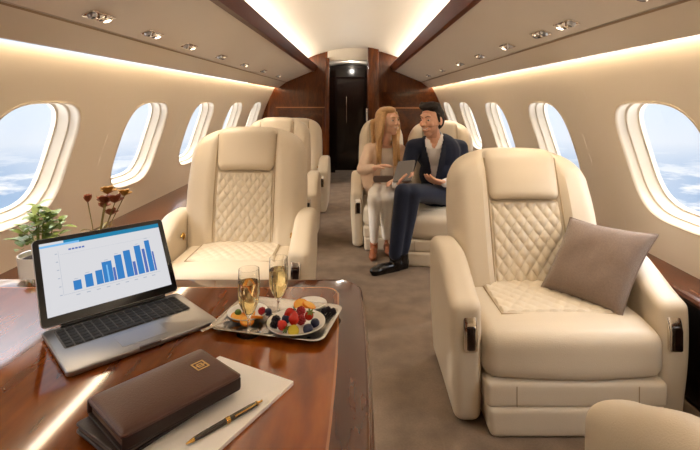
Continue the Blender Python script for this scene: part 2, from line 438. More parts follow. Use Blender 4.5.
# profiles extruded along the cabin
def extrude_y(name, pts, m, y0=Z0, y1=Z1, parent=None, closed=False, segs=6, angle=30, kind='structure'):
    n = len(pts); vs = [V((p[0], y0+(y1-y0)*j/segs, p[1])) for j in range(segs+1) for p in pts]
    fs = grid_faces(n, segs+1, closed)
    if closed: fs += [tuple(range(n)), tuple(reversed(range(segs*n, segs*n+n)))]
    o = link(name, vs, fs, m, parent, angle=angle)
    if not parent and kind: tag(o, kind=kind)
    return o
for side, nm in ((-1, 'left'), (1, 'right')):
    S = lambda p: (XC+side*p[0], p[1])
    # overhead panel in two planes with a reveal between them, closed behind
    pan = [(1.205, 1.60), (1.205, 1.545), (1.222, 1.535), (1.215, 1.528), (1.20, 1.532), (1.085, 1.618), (1.081, 1.627), (1.076, 1.624), (.66, 1.796), (.66, 1.83)]
    o = extrude_y('trim_1' if side < 0 else 'trim_2', [S(p) for p in pan], M['over'], angle=25)
    extrude_y('panel_seam', [S(p) for p in ((1.087, 1.6135), (1.079, 1.6195))], M['seam'], parent=o)
    # wooden valance
    bd = [(.655, 1.79), (.668, 1.80), (.64, 1.868), (.60, 1.886), (.585, 1.878), (.628, 1.80)]
    extrude_y('trim_3' if side < 0 else 'trim_4', [S(p) for p in bd], M['walnut_trim'], closed=True, angle=20)
    # cove behind the valance
    cv = [(.66, 1.83), (.80, 1.835), (.85, 1.87), (.86, 1.9)]
    extrude_y('trim_5' if side < 0 else 'trim_6', [S(p) for p in cv], M['ceil'])
    # light strips: at wall top, and on the cove shelf
    st = extrude_y('trim_7' if side < 0 else 'trim_8', [S(p) for p in ((1.262, 1.537), (1.222, 1.5375))], M['strip'])
    # side ledge
    xi = 1.435 if side > 0 else 1.185
    lg = [(1.62, .50), (xi+.02, .50), (xi, .492), (xi-.006, .478), (xi, .462), (xi+.02, .455), (1.62, .455)]
    lo = extrude_y('trim_9' if side < 0 else 'trim_10', [S(p) for p in lg], M['ledge_wood'], closed=True)
    extrude_y('ledge_face', [S(p) for p in ((xi+.05, .458), (xi+.05, .02))], M['darkwood'], parent=lo)
cp = [(.86, 1.86), (.84, 1.92), (.78, 1.975), (.7, 2.02), (.6, 2.06), (.45, 2.105), (.3, 2.138), (.15, 2.157), (0, 2.163)]
cp = [(XC-x, z) for x, z in cp] + [(XC+x, z) for x, z in reversed(cp[:-1])]
ce = extrude_y('ceiling', cp, M['ceil'], angle=60)
for side in (-1, 1):
    for k in range(3):
        y = Z0+1.5+3*k
        area((XC+side*.765, y, 1.862), (-side*.25, 0, 1), .06, 2.95, COVE, WARM)

# rear closing wall
mb = MB(); mb.add([(-1.75, Z0, 0), (1.65, Z0, 0), (1.65, Z0, 2.2), (-1.75, Z0, 2.2)], [(0, 1, 2, 3)])
tag(mb.build('wall_back', M['walnut_v']), kind='structure')

# ------------------------------------------------------------------ bulkhead
def box(mb, x0, x1, y0, y1, z0, z1):
    v = [(x0,y0,z0),(x1,y0,z0),(x1,y1,z0),(x0,y1,z0),(x0,y0,z1),(x1,y0,z1),(x1,y1,z1),(x0,y1,z1)]
    mb.add(v, [(0,3,2,1),(4,5,6,7),(0,1,5,4),(1,2,6,5),(2,3,7,6),(3,0,4,7)])
mb = MB(); box(mb, -1.75, -.47, 7.5, 7.56, 0, 2.2); wf = mb.build('wall_front', M['walnut_v']); tag(wf, kind='structure')
mb = MB(); box(mb, .16, 1.65, 7.5, 7.56, 0, 2.2); mb.build('bulkhead_panel', M['walnut_v'], wf)
mb = MB(); box(mb, -.47, .2, 7.47, 7.54, 1.965, 2.2); mb.build('header', M['ceil'], wf)
mb = MB(); mb.add(*soft_box(.075, .16, 2.0, .02, (-.475, 7.46, 1.0), 2)); mb.build('door_post', M['walnut_v'], wf)
mb = MB(); mb.add(*soft_box(.17, .30, 2.16, .015, (.255, 7.40, 1.08), 2)); mb.build('door_post', M['walnut_v'], wf)
mb = MB()
box(mb, -1.3, -.52, 7.475, 7.5, 1.205, 1.222); box(mb, .35, 1.35, 7.475, 7.5, 1.195, 1.215)
mb.build('pale_rail', M['inlay'], wf)
mb = MB(); box(mb, -1.25, -.56, 7.485, 7.499, .9, 1.17); box(mb, .4, 1.3, 7.485, 7.499, 1.24, 1.46); box(mb, .4, 1.3, 7.485, 7.499, .85, 1.16)
mb.build('recessed_panel', M['walnut_dark'], wf)
mb = MB(); mb.add(*soft_box(.03, .03, .22, .01, (.155, 7.28, 1.09), 2)); mb.build('pull_handle', M['chrome'], wf)
# galley passage beyond
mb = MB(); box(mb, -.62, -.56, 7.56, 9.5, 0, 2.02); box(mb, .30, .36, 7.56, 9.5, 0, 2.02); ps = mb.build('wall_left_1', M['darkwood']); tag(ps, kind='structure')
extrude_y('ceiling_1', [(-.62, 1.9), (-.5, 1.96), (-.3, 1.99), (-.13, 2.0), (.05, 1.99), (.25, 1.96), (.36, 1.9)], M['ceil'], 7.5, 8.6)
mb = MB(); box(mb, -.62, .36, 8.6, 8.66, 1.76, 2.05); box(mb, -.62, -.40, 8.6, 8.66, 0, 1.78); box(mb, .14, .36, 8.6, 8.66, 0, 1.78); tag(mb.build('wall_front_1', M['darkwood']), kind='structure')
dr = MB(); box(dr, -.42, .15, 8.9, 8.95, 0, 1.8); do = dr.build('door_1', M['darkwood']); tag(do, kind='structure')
mb = MB(); mb.add(*soft_box(.02, .04, .5, .008, (-.20, 8.87, 1.15), 2)); mb.build('door_handle', M['chrome'], do)
ld = bpy.data.lights.new('downlight', 'POINT'); lo = bpy.data.objects.new('downlight', ld); COL.objects.link(lo); lo.location = (-.1, 8.05, 1.90); ld.energy = 4.5; ld.color = WARM; ld.shadow_soft_size = .04
mb = MB(); mb.add(*lathe([(.0, 0), (.035, 0), (.04, .008), (.04, .02)], 20, (-.1, 7.9, 1.978))); dl = mb.build('downlight', M['lamp']); tag(dl, 'small round ceiling spotlight above the dark passage doorway', 'ceiling light')

# ------------------------------------------------------------------ overhead reading lights
def slope_pt(side, Z, t):   # t 0..1 on upper plane of overhead panel
    a = V((1.076, 1.624)); b = V((.66, 1.796)); p = a+(b-a)*t
    return V((XC+side*p.x, Z, p.y))
def overhead_unit(side, Z, label, lens=True):
    n = V((-side*.382, 0, -.924)).normalized(); y = V((0, 1, 0)); x = y.cross(n)
    o = bpy.data.objects.new('reading_light', None); COL.objects.link(o); o.empty_display_size = .05
    mt = Matrix((x, y, n)).transposed().to_4x4(); mt.translation = slope_pt(side, Z, .17); o.matrix_world = mt @ Matrix.Scale(.85, 4)
    tag(o, label, 'reading light', 'overhead reading lights')
    mb = MB(); mb.add(*prism(rrect(.07, .21, .02), 0, .006, .002)); mb.build('mounting_plate', M['chrome'], o)
    for k, yy in enumerate((-.065, .0)):
        mb = MB(); mb.add(*lathe([(.0, .022), (.012, .022), (.02, .018), (.024, .006), (.026, .004)], 20, (0, yy, 0))); mb.build('air_nozzle', M['chrome'] if k else M['alu'], o)
        mb = MB(); mb.add(*lathe([(.0, .0245), (.009, .0245), (.009, .0215)], 14, (0, yy, 0))); mb.build('nozzle_hole', M['black'], o)
    mb = MB(); mb.add(*lathe([(.019, .016), (.024, .014), (.026, .004)], 20, (0, .065, 0))); mb.build('lamp_ring', M['chrome'], o)
    mb = MB(); mb.add(*lathe([(.0, .013), (.019, .014)], 20, (0, .065, 0))); mb.build('lamp_lens', M['lamp'] if lens else M['alu'], o)
    if lens:
        d = bpy.data.lights.new('reading_spot', 'SPOT'); s = bpy.data.objects.new('reading_spot', d); COL.objects.link(s)
        d.energy = READ; d.color = (1, .86, .68); d.spot_size = math.radians(95); d.spot_blend = .9; d.shadow_soft_size = .03
        p = mt @ V((0, .065, .03)); s.location = p; s.rotation_euler = V((-side*.15, 0, -1)).to_track_quat('-Z', 'Y').to_euler()
ordn = ['nearest', 'second nearest', 'third nearest', 'fourth nearest', 'fifth nearest', 'sixth nearest', 'seventh nearest', 'farthest']
for k, z in enumerate((1.42, 1.92, 2.42, 2.95, 3.65, 4.4, 5.3, 6.3)):
    overhead_unit(-1, z, ordn[k]+' chrome reading light and air nozzle unit in the left overhead panel', k % 2 == 1 or k == 2)
for k, z in enumerate((1.5, 2.12, 2.42, 2.95, 3.6, 4.3, 5.2, 6.2)):
    overhead_unit(1, z, ordn[k]+' chrome reading light and air nozzle unit in the right overhead panel', k % 2 == 1 or k == 3)

# ------------------------------------------------------------------ seats
def quilt(w, h, cell, depth, mapf, nu=60, nv=80, edge=.018):
    vs = []
    for j in range(nv+1):
        for i in range(nu+1):
            u = (i/nu-.5)*w; v = (j/nv)*h
            a = (u/cell+v/(cell*1.35))*math.pi; b = (u/cell-v/(cell*1.35))*math.pi
            q = (abs(math.sin(a))*abs(math.sin(b)))**.42
            e = min(w/2-abs(u), v, h-v)
            k = sstep(0, edge, e)
            vs.append(mapf(u, v, (depth*q+.004)*k-.004*(1-k)))
    return vs, grid_faces(nu+1, nv+1)
def make_seat(loc, rz, label, group, hw=.50, at=.125, htop=1.09, arms=(-1, 1), fine=True, hrz=1.0, bwid=None, ar=.040, rec=.21):
    r = empty('club_seat', loc, rz, label, 'seat', group)
    L_ = M['leather']
    cw = hw-at+.005                     # cushion half width
    nn = 18 if fine else 10
    # base
    mb = MB(); mb.add(*soft_box(2*cw-.02, .60, .117, .022, (0, -.19, .0585), 4, lambda p: (p.x*(1-.03*(1-p.z/.12)), p.y, p.z)))
    mb.build('seat_base', L_, r)
    mb = MB(); mb.add(*soft_box(2*cw-.01, .60, .1, .02, (0, -.185, .163), 4)); ft = mb.build('footrest_panel', L_, r)
    mb = MB()
    for s in (-1, 1):
        mb = MB(); mb.add(*tube([(s*cw*.66, -.486, .122), (s*cw*.66, -.486, .2)], .0022, 6)); mb.build('seam', M['piping'], ft)
    # cushion
    def cd(p):
        z = p.z; 
        if z > .3: z += .012*math.cos(min(1, abs(p.x)/cw)*math.pi/2) - .02*sstep(-.30, -.48, p.y) + .0
        y = p.y - (.03*math.cos(min(1, abs(p.x)/cw)*math.pi/2) if p.y < -.3 else 0) 
        return (p.x, y, z)
    mb = MB(); mb.add(*soft_box(2*cw, .54, .20, .055, (0, -.20, .31), (nn, nn, 5), cd)); cu = mb.build('seat_cushion', L_, r)
    top = lambda x, y: .41+.012*math.cos(min(1, abs(x)/cw)*math.pi/2) - .02*sstep(-.30, -.48, y)
    qw = min(.52, cw*1.4)
    mb = MB(); mb.add(*quilt(qw, .34, .058, .008, lambda u, v, h: V((u, -.34+v, top(u, -.34+v)+h-.001)), 80 if fine else 30, 60 if fine else 24, .012)); mb.build('quilted_seat_panel', M['leather_quilt'], r)
    mb = MB(); c = [(-qw/2, 0, 0), (-qw/2, -.34, 0), (qw/2, -.34, 0), (qw/2, 0, 0)]
    mb.add(*tube([V((x, y, top(x, y)+.003)) for x, y, _ in c], .003, 6)); mb.build('piping', M['piping'], cu)
    # backrest
    bw = bwid or hw*.76; zb, zt = .30, htop; yo = lambda z: (z-.40)*rec
    pw = .175*bw/.38
    def bdf(p):
        x, y, z = p
        t = (z-zb)/(zt-zb)
        k = abs(x)/bw
        if z > zb+.4: z -= .115*(k**3.2)*sstep(zb+.4, zt, z)
        front = 1-sstep(-.02, .12, y)
        y2 = y - .055*sstep(pw-.01, pw+.05, abs(x))*(1-sstep(bw-.06, bw+.03, abs(x))*.6)*front*(1-.3*sstep(.85, 1.1, z))
        y2 -= .03*math.sin(max(0, min(1, t))*math.pi)*front
        x2 = x*(1-.035*sstep(.5, 1.0, t)-.05*(1-sstep(0, .35, t)))
        return (x2, y2+yo(z), z)
    mb = MB(); mb.add(*soft_box(2*bw, .19, zt-zb, .075, (0, .10, (zb+zt)/2), (30 if fine else 16, 5, 22 if fine else 12), bdf)); bk = mb.build('backrest', L_, r)
    bz = lambda z: -.03*math.sin(max(0, min(1, (z-zb)/(zt-zb)))*math.pi)+yo(z)
    hh = .245*hrz
    q0, q1 = .405, zt-hh-.0
    mb = MB(); mb.add(*quilt(2*pw+.02, q1-q0, .055, .012, lambda u, v, h: V((u*(1-.02*v), bz(q0+v)+.004-h, q0+v)), 70 if fine else 30, 110 if fine else 44)); mb.build('quilted_back_panel', M['leather_quilt'], r)
    for s in (-1, 1):
        mb = MB(); mb.add(*tube([V((s*(pw+.012), bz(z)-.012, z)) for z in [q0+(zt-.04-q0)*i/16 for i in range(17)]], .004, 6)); mb.build('piping', M['piping'], bk)
    def hd(p):
        x, y, z = p
        return (x*(1+.03*(z-zt+.12)/.12), y+bz(z)-.012*math.cos(min(1, abs(x)/pw)*1.5), z - .012*(abs(x)/pw)**3)
    mb = MB(); mb.add(*soft_box(2*pw+.025, .12, hh, .045, (0, .02, zt-hh/2+.006), (14, 4, 8), hd)); mb.build('headrest', L_, r)
    # arms
    for s in arms:
        xo = hw-at/2
        def ad(p, s=s):
            x, y, z = p
            zt2 = .625-.13*sstep(-.08, -.44, y)**1.0 - .03*sstep(.05, .2, y)
            z = z*zt2/.625
            bulge = .004*math.sin(math.pi*z/.6)
            inn = -.016*(1-sstep(.0, .45, z)) 
            dx = s*(bulge+inn) if (x*s) > 0 else 0
            y2 = y - .02*math.sin(math.pi*min(1, z/.6))*sstep(-.1, -.3, y)
            return (s*xo+x+dx, y2, z)
        mb = MB(); mb.add(*soft_box(at, .56, .61, ar, (0, -.14, .32), (4, 16, 16), ad)); arm = mb.build('armrest', L_, r)
        tr = MB(); 
        yfr = -.14-.28-.018
        tr.add(*soft_box(.056, .034, .16, .0095, (s*(xo-.010), yfr+.002, .392), 4, lambda p: (p.x, p.y+.03*sstep(.40, .47, p.z), p.z))); t = tr.build('arm_trim', M['chrome'], arm)
        tr = MB(); tr.add(*soft_box(.036, .03, .095, .009, (s*(xo-.010), yfr-.004, .366), 4)); tr.build('wood_insert', M['darkwood'], t)
        # recline lever on the inner face
        lv = MB(); xi = s*(hw-at-.003)
        lv.add(*tube([(xi, -.10, .47), (xi-s*.012, -.11, .50), (xi-s*.014, -.14, .515), (xi-s*.012, -.17, .50)], .006, 8)); lv.build('recline_lever', M['brass'], arm)
    return r
GR = 'cream quilted club seats'
make_seat((.855, 2.29, 0), math.radians(0), 'large cream leather club seat in the right foreground holding the taupe cushion', GR, hw=.478, htop=1.045, bwid=.375, rec=.32)
make_seat((-.715, 2.93, 0), math.radians(0), 'cream quilted leather club seat directly behind the table and champagne glasses', GR, hw=.455, at=.115, htop=1.13, bwid=.385, hrz=1.1)
make_seat((-.80, 4.55, 0), 0, 'cream club seat mostly hidden behind the seat at the table', GR, hw=.44, htop=1.14, fine=False)
make_seat((-.785, 5.85, 0), 0, 'farthest cream club seat on the left by the wooden bulkhead', GR, hw=.445, htop=1.09, fine=False)
cs = make_seat((1.0, .80, 0), math.pi, 'cream seat at the bottom right corner, only its rounded arm and cushion edge showing', GR, hw=.42, at=.16, htop=1.05, fine=False, ar=.07)
cs.scale = (1, 1, 1.085)
sa = make_seat((.245, 4.56, 0), 0, 'cream seat under the blonde woman', GR, hw=.30, at=.11, htop=1.125, arms=(-1,), fine=False)
sb = make_seat((.735, 4.13, 0), math.radians(-9), 'cream seat under the man in the navy suit', GR, hw=.40, at=.09, htop=1.125, arms=(1,), fine=False)

# ------------------------------------------------------------------ table
TZ = .72
tb = empty('dining_table', (-.5, 1.05, 0), 0, 'glossy walnut table with rounded corner and pale inlay line in the foreground', 'table')
def tloc(p): return (p[0]+.5, p[1]-1.05)
def table_outline(ins):
    o = []; x1, y0, y1 = .016-ins, .5+ins*.0, 1.535-ins; r = .09-ins*.6
    for i in range(9): 
        y = y0+(y1-r-y0)*i/8; o.append((x1+.014*math.sin(math.pi*(y-.5)/1.0), y))
    for i in range(1, 9):
        a = math.radians(90*i/8); o.append((x1-r+r*math.cos(a), y1-r+r*math.sin(a)))
    o += [(-1.19, y1), (-1.19, y0)]
    return [tloc(p) for p in o]
mb = MB(); mb.add(*prism(table_outline(0), TZ-.045, TZ, .012)); mb.build('table_top', M['walnut_dark'], tb)
mb = MB(); mb.add(*prism(table_outline(.074), TZ-.001, TZ+.0006)); mb.build('inlay_strip', M['inlay'], tb, angle=20)
mb = MB(); mb.add(*prism(table_outline(.079), TZ-.001, TZ+.0009)); mb.build('center_panel', M['walnut'], tb, angle=20)
mb = MB(); o2 = table_outline(.004)[:17]
mb.add(*tube([V((p[0], p[1], TZ-.047)) for p in o2], .008, 8)); mb.build('edge_molding', M['edge'], tb)
mb = MB(); mb.add(*soft_box(.5, .16, .675, .03, (-.1, .0, .3375), 3)); mb.build('pedestal', M['darkwood'], tb)
TT = TZ+.001

# ------------------------------------------------------------------ laptop
A = V((-.600, .965)); ang = math.radians(44.5)
lp = empty('laptop', (-.568, 1.180, TT), ang, 'open silver laptop with a blue bar chart on its screen, on the table', 'laptop')
LW, LD, LT = .343, .245, .014
mb = MB(); mb.add(*prism(rrect(LW, LD, .014), .002, LT, .003)); bs = mb.build('laptop_base', M['alu'], lp)
mb = MB()
for sx in (-1, 1):
    for sy in (-1, 1): mb.add(*lathe([(0, 0), (.008, 0), (.008, .003)], 12, (sx*.14, sy*.09, 0)))
mb.build('rubber_feet', M['black'], lp)
mb = MB(); mb.add(*prism(rrect(.30, .108, .005), LT-.001, LT+.0006)); kb = mb.build('keyboard', mat('keyboard_well', (84,82,80), .5), lp); kb.location = (0, .045, 0)
mb = MB(); mb.add(*prism(rrect(.0165, .0150, .002, 3), LT+.0006, LT+.0026, .0006)); proto = mb.build('key', M['key'], kb)
first = True
for rI in range(6):
    y = -.044+rI*.0178; n = 15; 
    for k in range(n):
        if rI == 0 and 4 <= k <= 8: continue
        if first: kk = proto; first = False
        else: kk = proto.copy(); COL.objects.link(kk); kk.parent = kb
        kk.location = ((k-(n-1)/2)*.0197, y, 0)
mb = MB(); mb.add(*prism(rrect(.095, .0155, .002, 3), LT+.0006, LT+.0026, .0006)); sp = mb.build('space_key', M['key'], kb); sp.location = ((6-7)*.0197, -.044, 0)
mb = MB(); mb.add(*prism(rrect(.105, .066, .005), LT-.001, LT+.0005)); tp = mb.build('trackpad', mat('trackpad', (178,176,174), .28, .9), lp); tp.location = (0, -.062, 0)
mb = MB(); mb.add(*prism(rrect(.05, .006, .002, 3), LT-.006, LT+.0004)); nt_ = mb.build('lid_notch', mat('notch', (110,108,106), .4, .9), bs); nt_.location = (0, -LD/2+.002, 0)
mb = MB(); mb.add(*tube([(-.13, LD/2-.004, LT+.001), (.13, LD/2-.004, LT+.001)], .006, 12)); mb.build('hinge', M['black'], lp)
# lid
lid = MB(); LH = .228
lid.add(*prism(rrect(LW, LH, .012, 6, (0, LH/2)), -.003, .003, .0015)); ldo = lid.build('laptop_lid', M['alu'], lp)
ldo.location = (0, LD/2+.001, LT+.004); ldo.rotation_euler = (math.radians(90-24), 0, 0)   # local z faces the viewer
ldo.rotation_euler = (math.radians(57), 0, 0)
mb = MB(); mb.add(*prism(rrect(LW-.003, LH-.003, .011, 6, (0, LH/2)), .003, .0042)); bz_ = mb.build('screen_bezel', M['glossblack'], ldo)
DW, DH = .312, .192; y0 = .022
mats = [emis('screen_white', (226,226,230), .80), emis('screen_blue', (62,134,205), .78), emis('screen_teal', (40,128,168), .9), emis('screen_grey', (170,178,192), .9), emis('screen_lightblue', (120,180,228), .95), emis('screen_navy', (84,110,180), .9)]
d = MB()
def rect(u0, u1, v0, v1, mi, z):
    d.m = mi; d.add([(-DW/2+u0*DW, y0+v0*DH, z), (-DW/2+u1*DW, y0+v0*DH, z), (-DW/2+u1*DW, y0+v1*DH, z), (-DW/2+u0*DW, y0+v1*DH, z)], [(0, 1, 2, 3)])
rect(0, 1, 0, 1, 0, .0046)
rect(0, 1, .935, 1, 2, .0048); rect(0, .3, .935, .965, 4, .0049); rect(0, .18, .965, 1, 0, .0049)
v0 = .27
for u0, u1, h in ((.21,.27,.13), (.30,.36,.18), (.385,.44,.20), (.445,.525,.30), (.555,.615,.36), (.635,.695,.40), (.735,.79,.44), (.835,.88,.49)): rect(u0, u1, v0, v0+h, 1, .0049)
for u0, u1, h in ((.528,.548,.19), (.70,.725,.21), (.80,.825,.37), (.885,.90,.3)): rect(u0, u1, v0, v0+h, 5, .00485)
rect(.478,.49, v0, v0+.25, 4, .005)
rect(.13, .132, v0-.03, .86, 3, .0048); rect(.13, .93, v0-.03, v0-.026, 3, .0048); rect(.14, .9, .80, .802, 3, .00475)
for k in range(6): rect(.105, .122, v0-.03+k*.115, v0-.018+k*.115, 3, .0048)
for k in range(9): rect(.22+k*.078, .25+k*.078, v0-.07, v0-.058, 3, .0048)
for k in range(5): rect(.21+k*.026, .23+k*.026, .845, .868, 5, .0048)
for k, (u, v) in enumerate(((.22,.42), (.31,.47), (.47,.59), (.56,.65), (.75,.73), (.84,.79))): rect(u, u+.03, v, v+.008, 3, .0048)
d.build('display', None, ldo, smooth=False, mats=mats, angle=None)

# ------------------------------------------------------------------ tray, plates, glasses, fruit
tr = empty('serving_tray', (-.206, 1.232, TT), math.radians(-13), 'rectangular silver tray carrying plates and two glasses on the table', 'tray')
def rr(sx, sy, r, z, n=6): return [V((p[0], p[1], z)) for p in rrect(sx, sy, r, n)]
rg = [rr(.235, .14, .015, .0), rr(.25, .155, .018, .001), rr(.272, .177, .022, .009), rr(.298, .203, .028, .0135), rr(.302, .207, .029, .0125), rr(.298, .203, .028, .011), rr(.272, .177, .022, .0065), rr(.25, .155, .018, -.0008+.0008), rr(.235, .14, .015, .0)]
inner = [rr(.24, .145, .016, .0035), rr(.252, .157, .018, .0045), rr(.272, .177, .022, .0105), rr(.298, .203, .028, .0155), rr(.303, .208, .029, .0145), rr(.298, .203, .028, .012), rr(.272, .177, .022, .006), rr(.25, .155, .018, .0)]
vs = [v for r_ in inner for v in r_]; n = len(inner[0]); fs = grid_faces(n, len(inner), True) + [tuple(range(n)), tuple(reversed(range((len(inner)-1)*n, len(inner)*n)))]
link('tray_body', vs, [tuple(reversed(f)) for f in fs], M['silver'], tr, angle=60)
PZ = TT+.0038
def plate(c, r, label, depth=.016):
    mb = MB(); k = r
    prof = [(0, .004), (k*.5, .004), (k*.62, .006), (k*.9, depth), (k, depth+.002), (k*1.005, depth), (k*.92, depth-.004), (k*.62, .0015), (k*.58, 0), (0, 0)]
    mb.add(*lathe([(a, b) for a, b in reversed(prof)], 48)); o = mb.build('plate', M['white'], angle=50); o.location = (c[0], c[1], PZ)
    return tag(o, label, 'plate', 'white plates on the tray')
p1 = plate((-.155, 1.19), .074, 'larger white plate heaped with strawberries and dark berries')
p2 = plate((-.292, 1.247), .053, 'small white plate with orange slices, left of the berries')
p3 = plate((-.128, 1.312), .043, 'smallest white plate with orange slices, behind the berry plate', .010)
def flute(x, y, s, label):
    r = empty('champagne_glass', (x, y, PZ), 0, label, 'glass', 'champagne glasses'); r.scale = (s, s, s)
    out = [(0, 0), (.029, 0), (.030, .0012), (.02, .003), (.006, .006), (.0038, .012), (.0036, .040), (.006, .046), (.016, .060), (.0245, .080), (.0275, .105), (.0275, .13), (.0258, .165)]
    inn = [(.0246, .165), (.0263, .13), (.0263, .105), (.0233, .081), (.0145, .062), (.004, .052), (0, .050)]
    mb = MB(); mb.add(*lathe(out+inn, 40)); mb.build('glass_body', M['glass'], r, angle=70)
    lq = [(0, .0502), (.0042, .0522), (.0148, .0622), (.0236, .0812), (.0266, .105), (.0266, .128), (.0262, .132), (0, .132)]
    mb = MB(); mb.add(*lathe(lq, 40)); mb.build('champagne', M['wine'], r, angle=50)
    return r
flute(-.268, 1.158, .98, 'front left champagne glass, standing near the laptop')
flute(-.212, 1.262, .94, 'right champagne glass, standing behind the berry plate')

def dimple_sphere(c, r, m, nm, lab, cat, grp, n=0, sc=(1, 1, 1)):
    mb = MB()
    if n:   # drupelets
        for k in range(n):
            ph = math.acos(1-2*(k+.5)/n); th = math.pi*(1+5**.5)*k
            p = V((math.cos(th)*math.sin(ph)*sc[0], math.sin(th)*math.sin(ph)*sc[1], math.cos(ph)*sc[2]))*r*.78
            mb.add(*ellipsoid(p, (r*.3,)*3, None, 8, 6))
        mb.add(*ellipsoid((0, 0, 0), (r*.8*sc[0], r*.8*sc[1], r*.8*sc[2]), None, 12, 8))
    else:
        vs, fs = ellipsoid((0, 0, 0), (r*sc[0], r*sc[1], r*sc[2]), None, 20, 14)
        vs = [v*(1-.12*math.exp(-((v.x**2+v.y**2)/(r*.35)**2))) if v.z > 0 else v for v in vs]; mb.add(vs, fs)
    o = mb.build(nm, m); o.location = c
    return tag(o, lab, cat, grp)
def strawberry(c, r, rot, lab):
    root = empty('strawberry', c, 0, lab, 'strawberry', 'strawberries'); root.rotation_euler = rot
    vs = []; nu, nv = 20, 16
    for j in range(nv+1):
        t = j/nv; rad = r*math.sin(math.pi*t)**.75*(1.05-.45*t); z = r*1.15-2.3*r*t
        for i in range(nu):
            a = 2*math.pi*i/nu; q = rad*(1-.03*(abs(math.sin(5*a+j))))
            vs.append(V((q*math.cos(a), q*math.sin(a), z)))
    mb = MB(); mb.add(vs, grid_faces(nu, nv+1, True, True)); mb.build('berry_flesh', M['strawberry'], root)
    mb = MB()
    for k in range(6):
        a = k*math.pi/3; d_ = V((math.cos(a), math.sin(a), 0)); s = V((-math.sin(a), math.cos(a), 0))
        mb.add([V((0, 0, r*1.18)), d_*r*.45+s*r*.22+V((0, 0, r*1.2)), d_*r*.95+V((0, 0, r*1.25)), d_*r*.45-s*r*.22+V((0, 0, r*1.2))], [(0, 1, 2, 3)])
    mb.build('leafy_cap', M['fgreen'], root)
def onp(px, py, z): return PG(px, py, z)
B1 = PZ+.006
strawberry(onp(282, 325, B1+.019), .0145, (1.9, .3, .9), 'orange-red strawberry at the left of the berry plate')
strawberry(onp(294, 318, B1+.029), .016, (2.6, .2, .3), 'strawberry on top in the middle of the berry heap')
strawberry(onp(289, 313, B1+.020), .014, (1.2, .4, 2.0), 'strawberry at the back left of the berry heap')
strawberry(onp(309, 316, B1+.026), .0135, (.5, -.3, 1.0), 'dark strawberry with green cap at the right of the heap')
dimple_sphere(onp(276, 320, B1+.018), .0115, M['blackb'], 'blackberry', 'upper blackberry at the left rim of the berry plate', 'berry', 'berries', 36)
dimple_sphere(onp(274, 325, B1+.012), .0105, M['blackb'], 'blackberry', 'lower blackberry at the left rim of the berry plate', 'berry', 'berries', 36)
dimple_sphere(onp(301, 320, B1+.013), .012, M['rasp'], 'raspberry', 'raspberry in the middle of the berry plate', 'berry', 'berries', 36)
dimple_sphere(onp(301, 311, B1+.014), .012, M['rasp'], 'raspberry', 'raspberry at the back of the berry plate', 'berry', 'berries', 36)
dimple_sphere(onp(308, 329, B1+.010), .0125, M['blueb'], 'blueberry', 'blueberry at the front beside the yellow slice', 'berry', 'berries')
dimple_sphere(onp(315, 323, B1+.011), .0115, M['blueb'], 'blueberry', 'blueberry at the right rim of the berry plate', 'berry', 'berries')
dimple_sphere(onp(286, 319, B1+.008), .0115, M['blueb'], 'blueberry', 'blueberry tucked under the strawberries', 'berry', 'berries')
def slice_(c, r, th, rot, fl, rd, nm, lab, half_=False, grp='fruit slices'):
    root = empty(nm, c, 0, lab, 'fruit slice', grp); root.rotation_euler = rot
    n = 28; a1 = math.pi if half_ else 2*math.pi
    def disc(rad, z0, z1):
        pts = [(rad*math.cos(a1*i/n), rad*math.sin(a1*i/n)) for i in range(n+(1 if half_ else 0))]
        return prism(pts, z0, z1, min(.0008, (z1-z0)*.3))
    mb = MB(); mb.add(*disc(r, -th/2, th/2)); mb.build('rind', rd, root, angle=40)
    mb = MB(); mb.add(*disc(r*.88, -th/2-.0006, th/2+.0006)); mb.build('flesh', fl, root, angle=40)
    return root
slice_(onp(293.5, 331, B1+.012), .0135, .012, (1.0, 0, .1), M['kiwi'], M['kiwi_rind'], 'yellow_fruit_slice', 'yellow-green fruit half at the front of the berry plate')
B2 = PZ+.006
slice_(onp(238, 317, B2+.006), .019, .006, (.25, .1, .5), M['orange'], M['orange_rind'], 'orange_slice', 'orange slice at the left of the small plate')
slice_(onp(247, 321, B2+.006), .018, .006, (.2, -.2, 1.5), M['orange'], M['orange_rind'], 'orange_slice', 'orange slice at the front of the small plate')
slice_(onp(256, 317, B2+.008), .018, .006, (.35, .2, 2.5), M['orange'], M['orange_rind'], 'orange_slice', 'orange slice at the right of the small plate behind the front glass')
dimple_sphere(onp(238, 312.5, B2+.013), .009, M['fgreen'], 'grape', 'green grape on the orange slices of the small plate', 'grape', None)
dimple_sphere(onp(262, 311, B2+.013), .010, M['rasp'], 'raspberry', 'red raspberry at the right of the small orange plate', 'berry', 'berries', 36)
dimple_sphere(onp(268, 312, B2+.010), .010, M['blueb'], 'blueberry', 'blueberry on the small orange plate beside the right glass', 'berry', 'berries')
slice_(onp(249, 312, B2+.010), .017, .006, (.5, .1, .9), M['orange'], M['orange_rind'], 'orange_slice', 'orange slice at the back of the small plate, between the grape and the raspberry')
B3 = PZ+.005
slice_(onp(301, 305, B3+.008), .020, .006, (.45, 0, .2), M['orange'], M['orange_rind'], 'orange_slice', 'orange slice at the left of the smallest plate')
slice_(onp(309, 305.5, B3+.008), .019, .006, (.4, .15, 1.3), M['orange'], M['orange_rind'], 'orange_slice', 'orange slice at the right of the smallest plate')
for px, py, lb in ((324, 311, 'left'), (328, 309.5, 'middle'), (333, 311, 'right')):
    dimple_sphere(onp(px, py, PZ+.009), .0085, M['blackb'], 'blackberry', lb+' one of three blackberries lying at the right edge of the tray', 'berry', 'berries', 30)
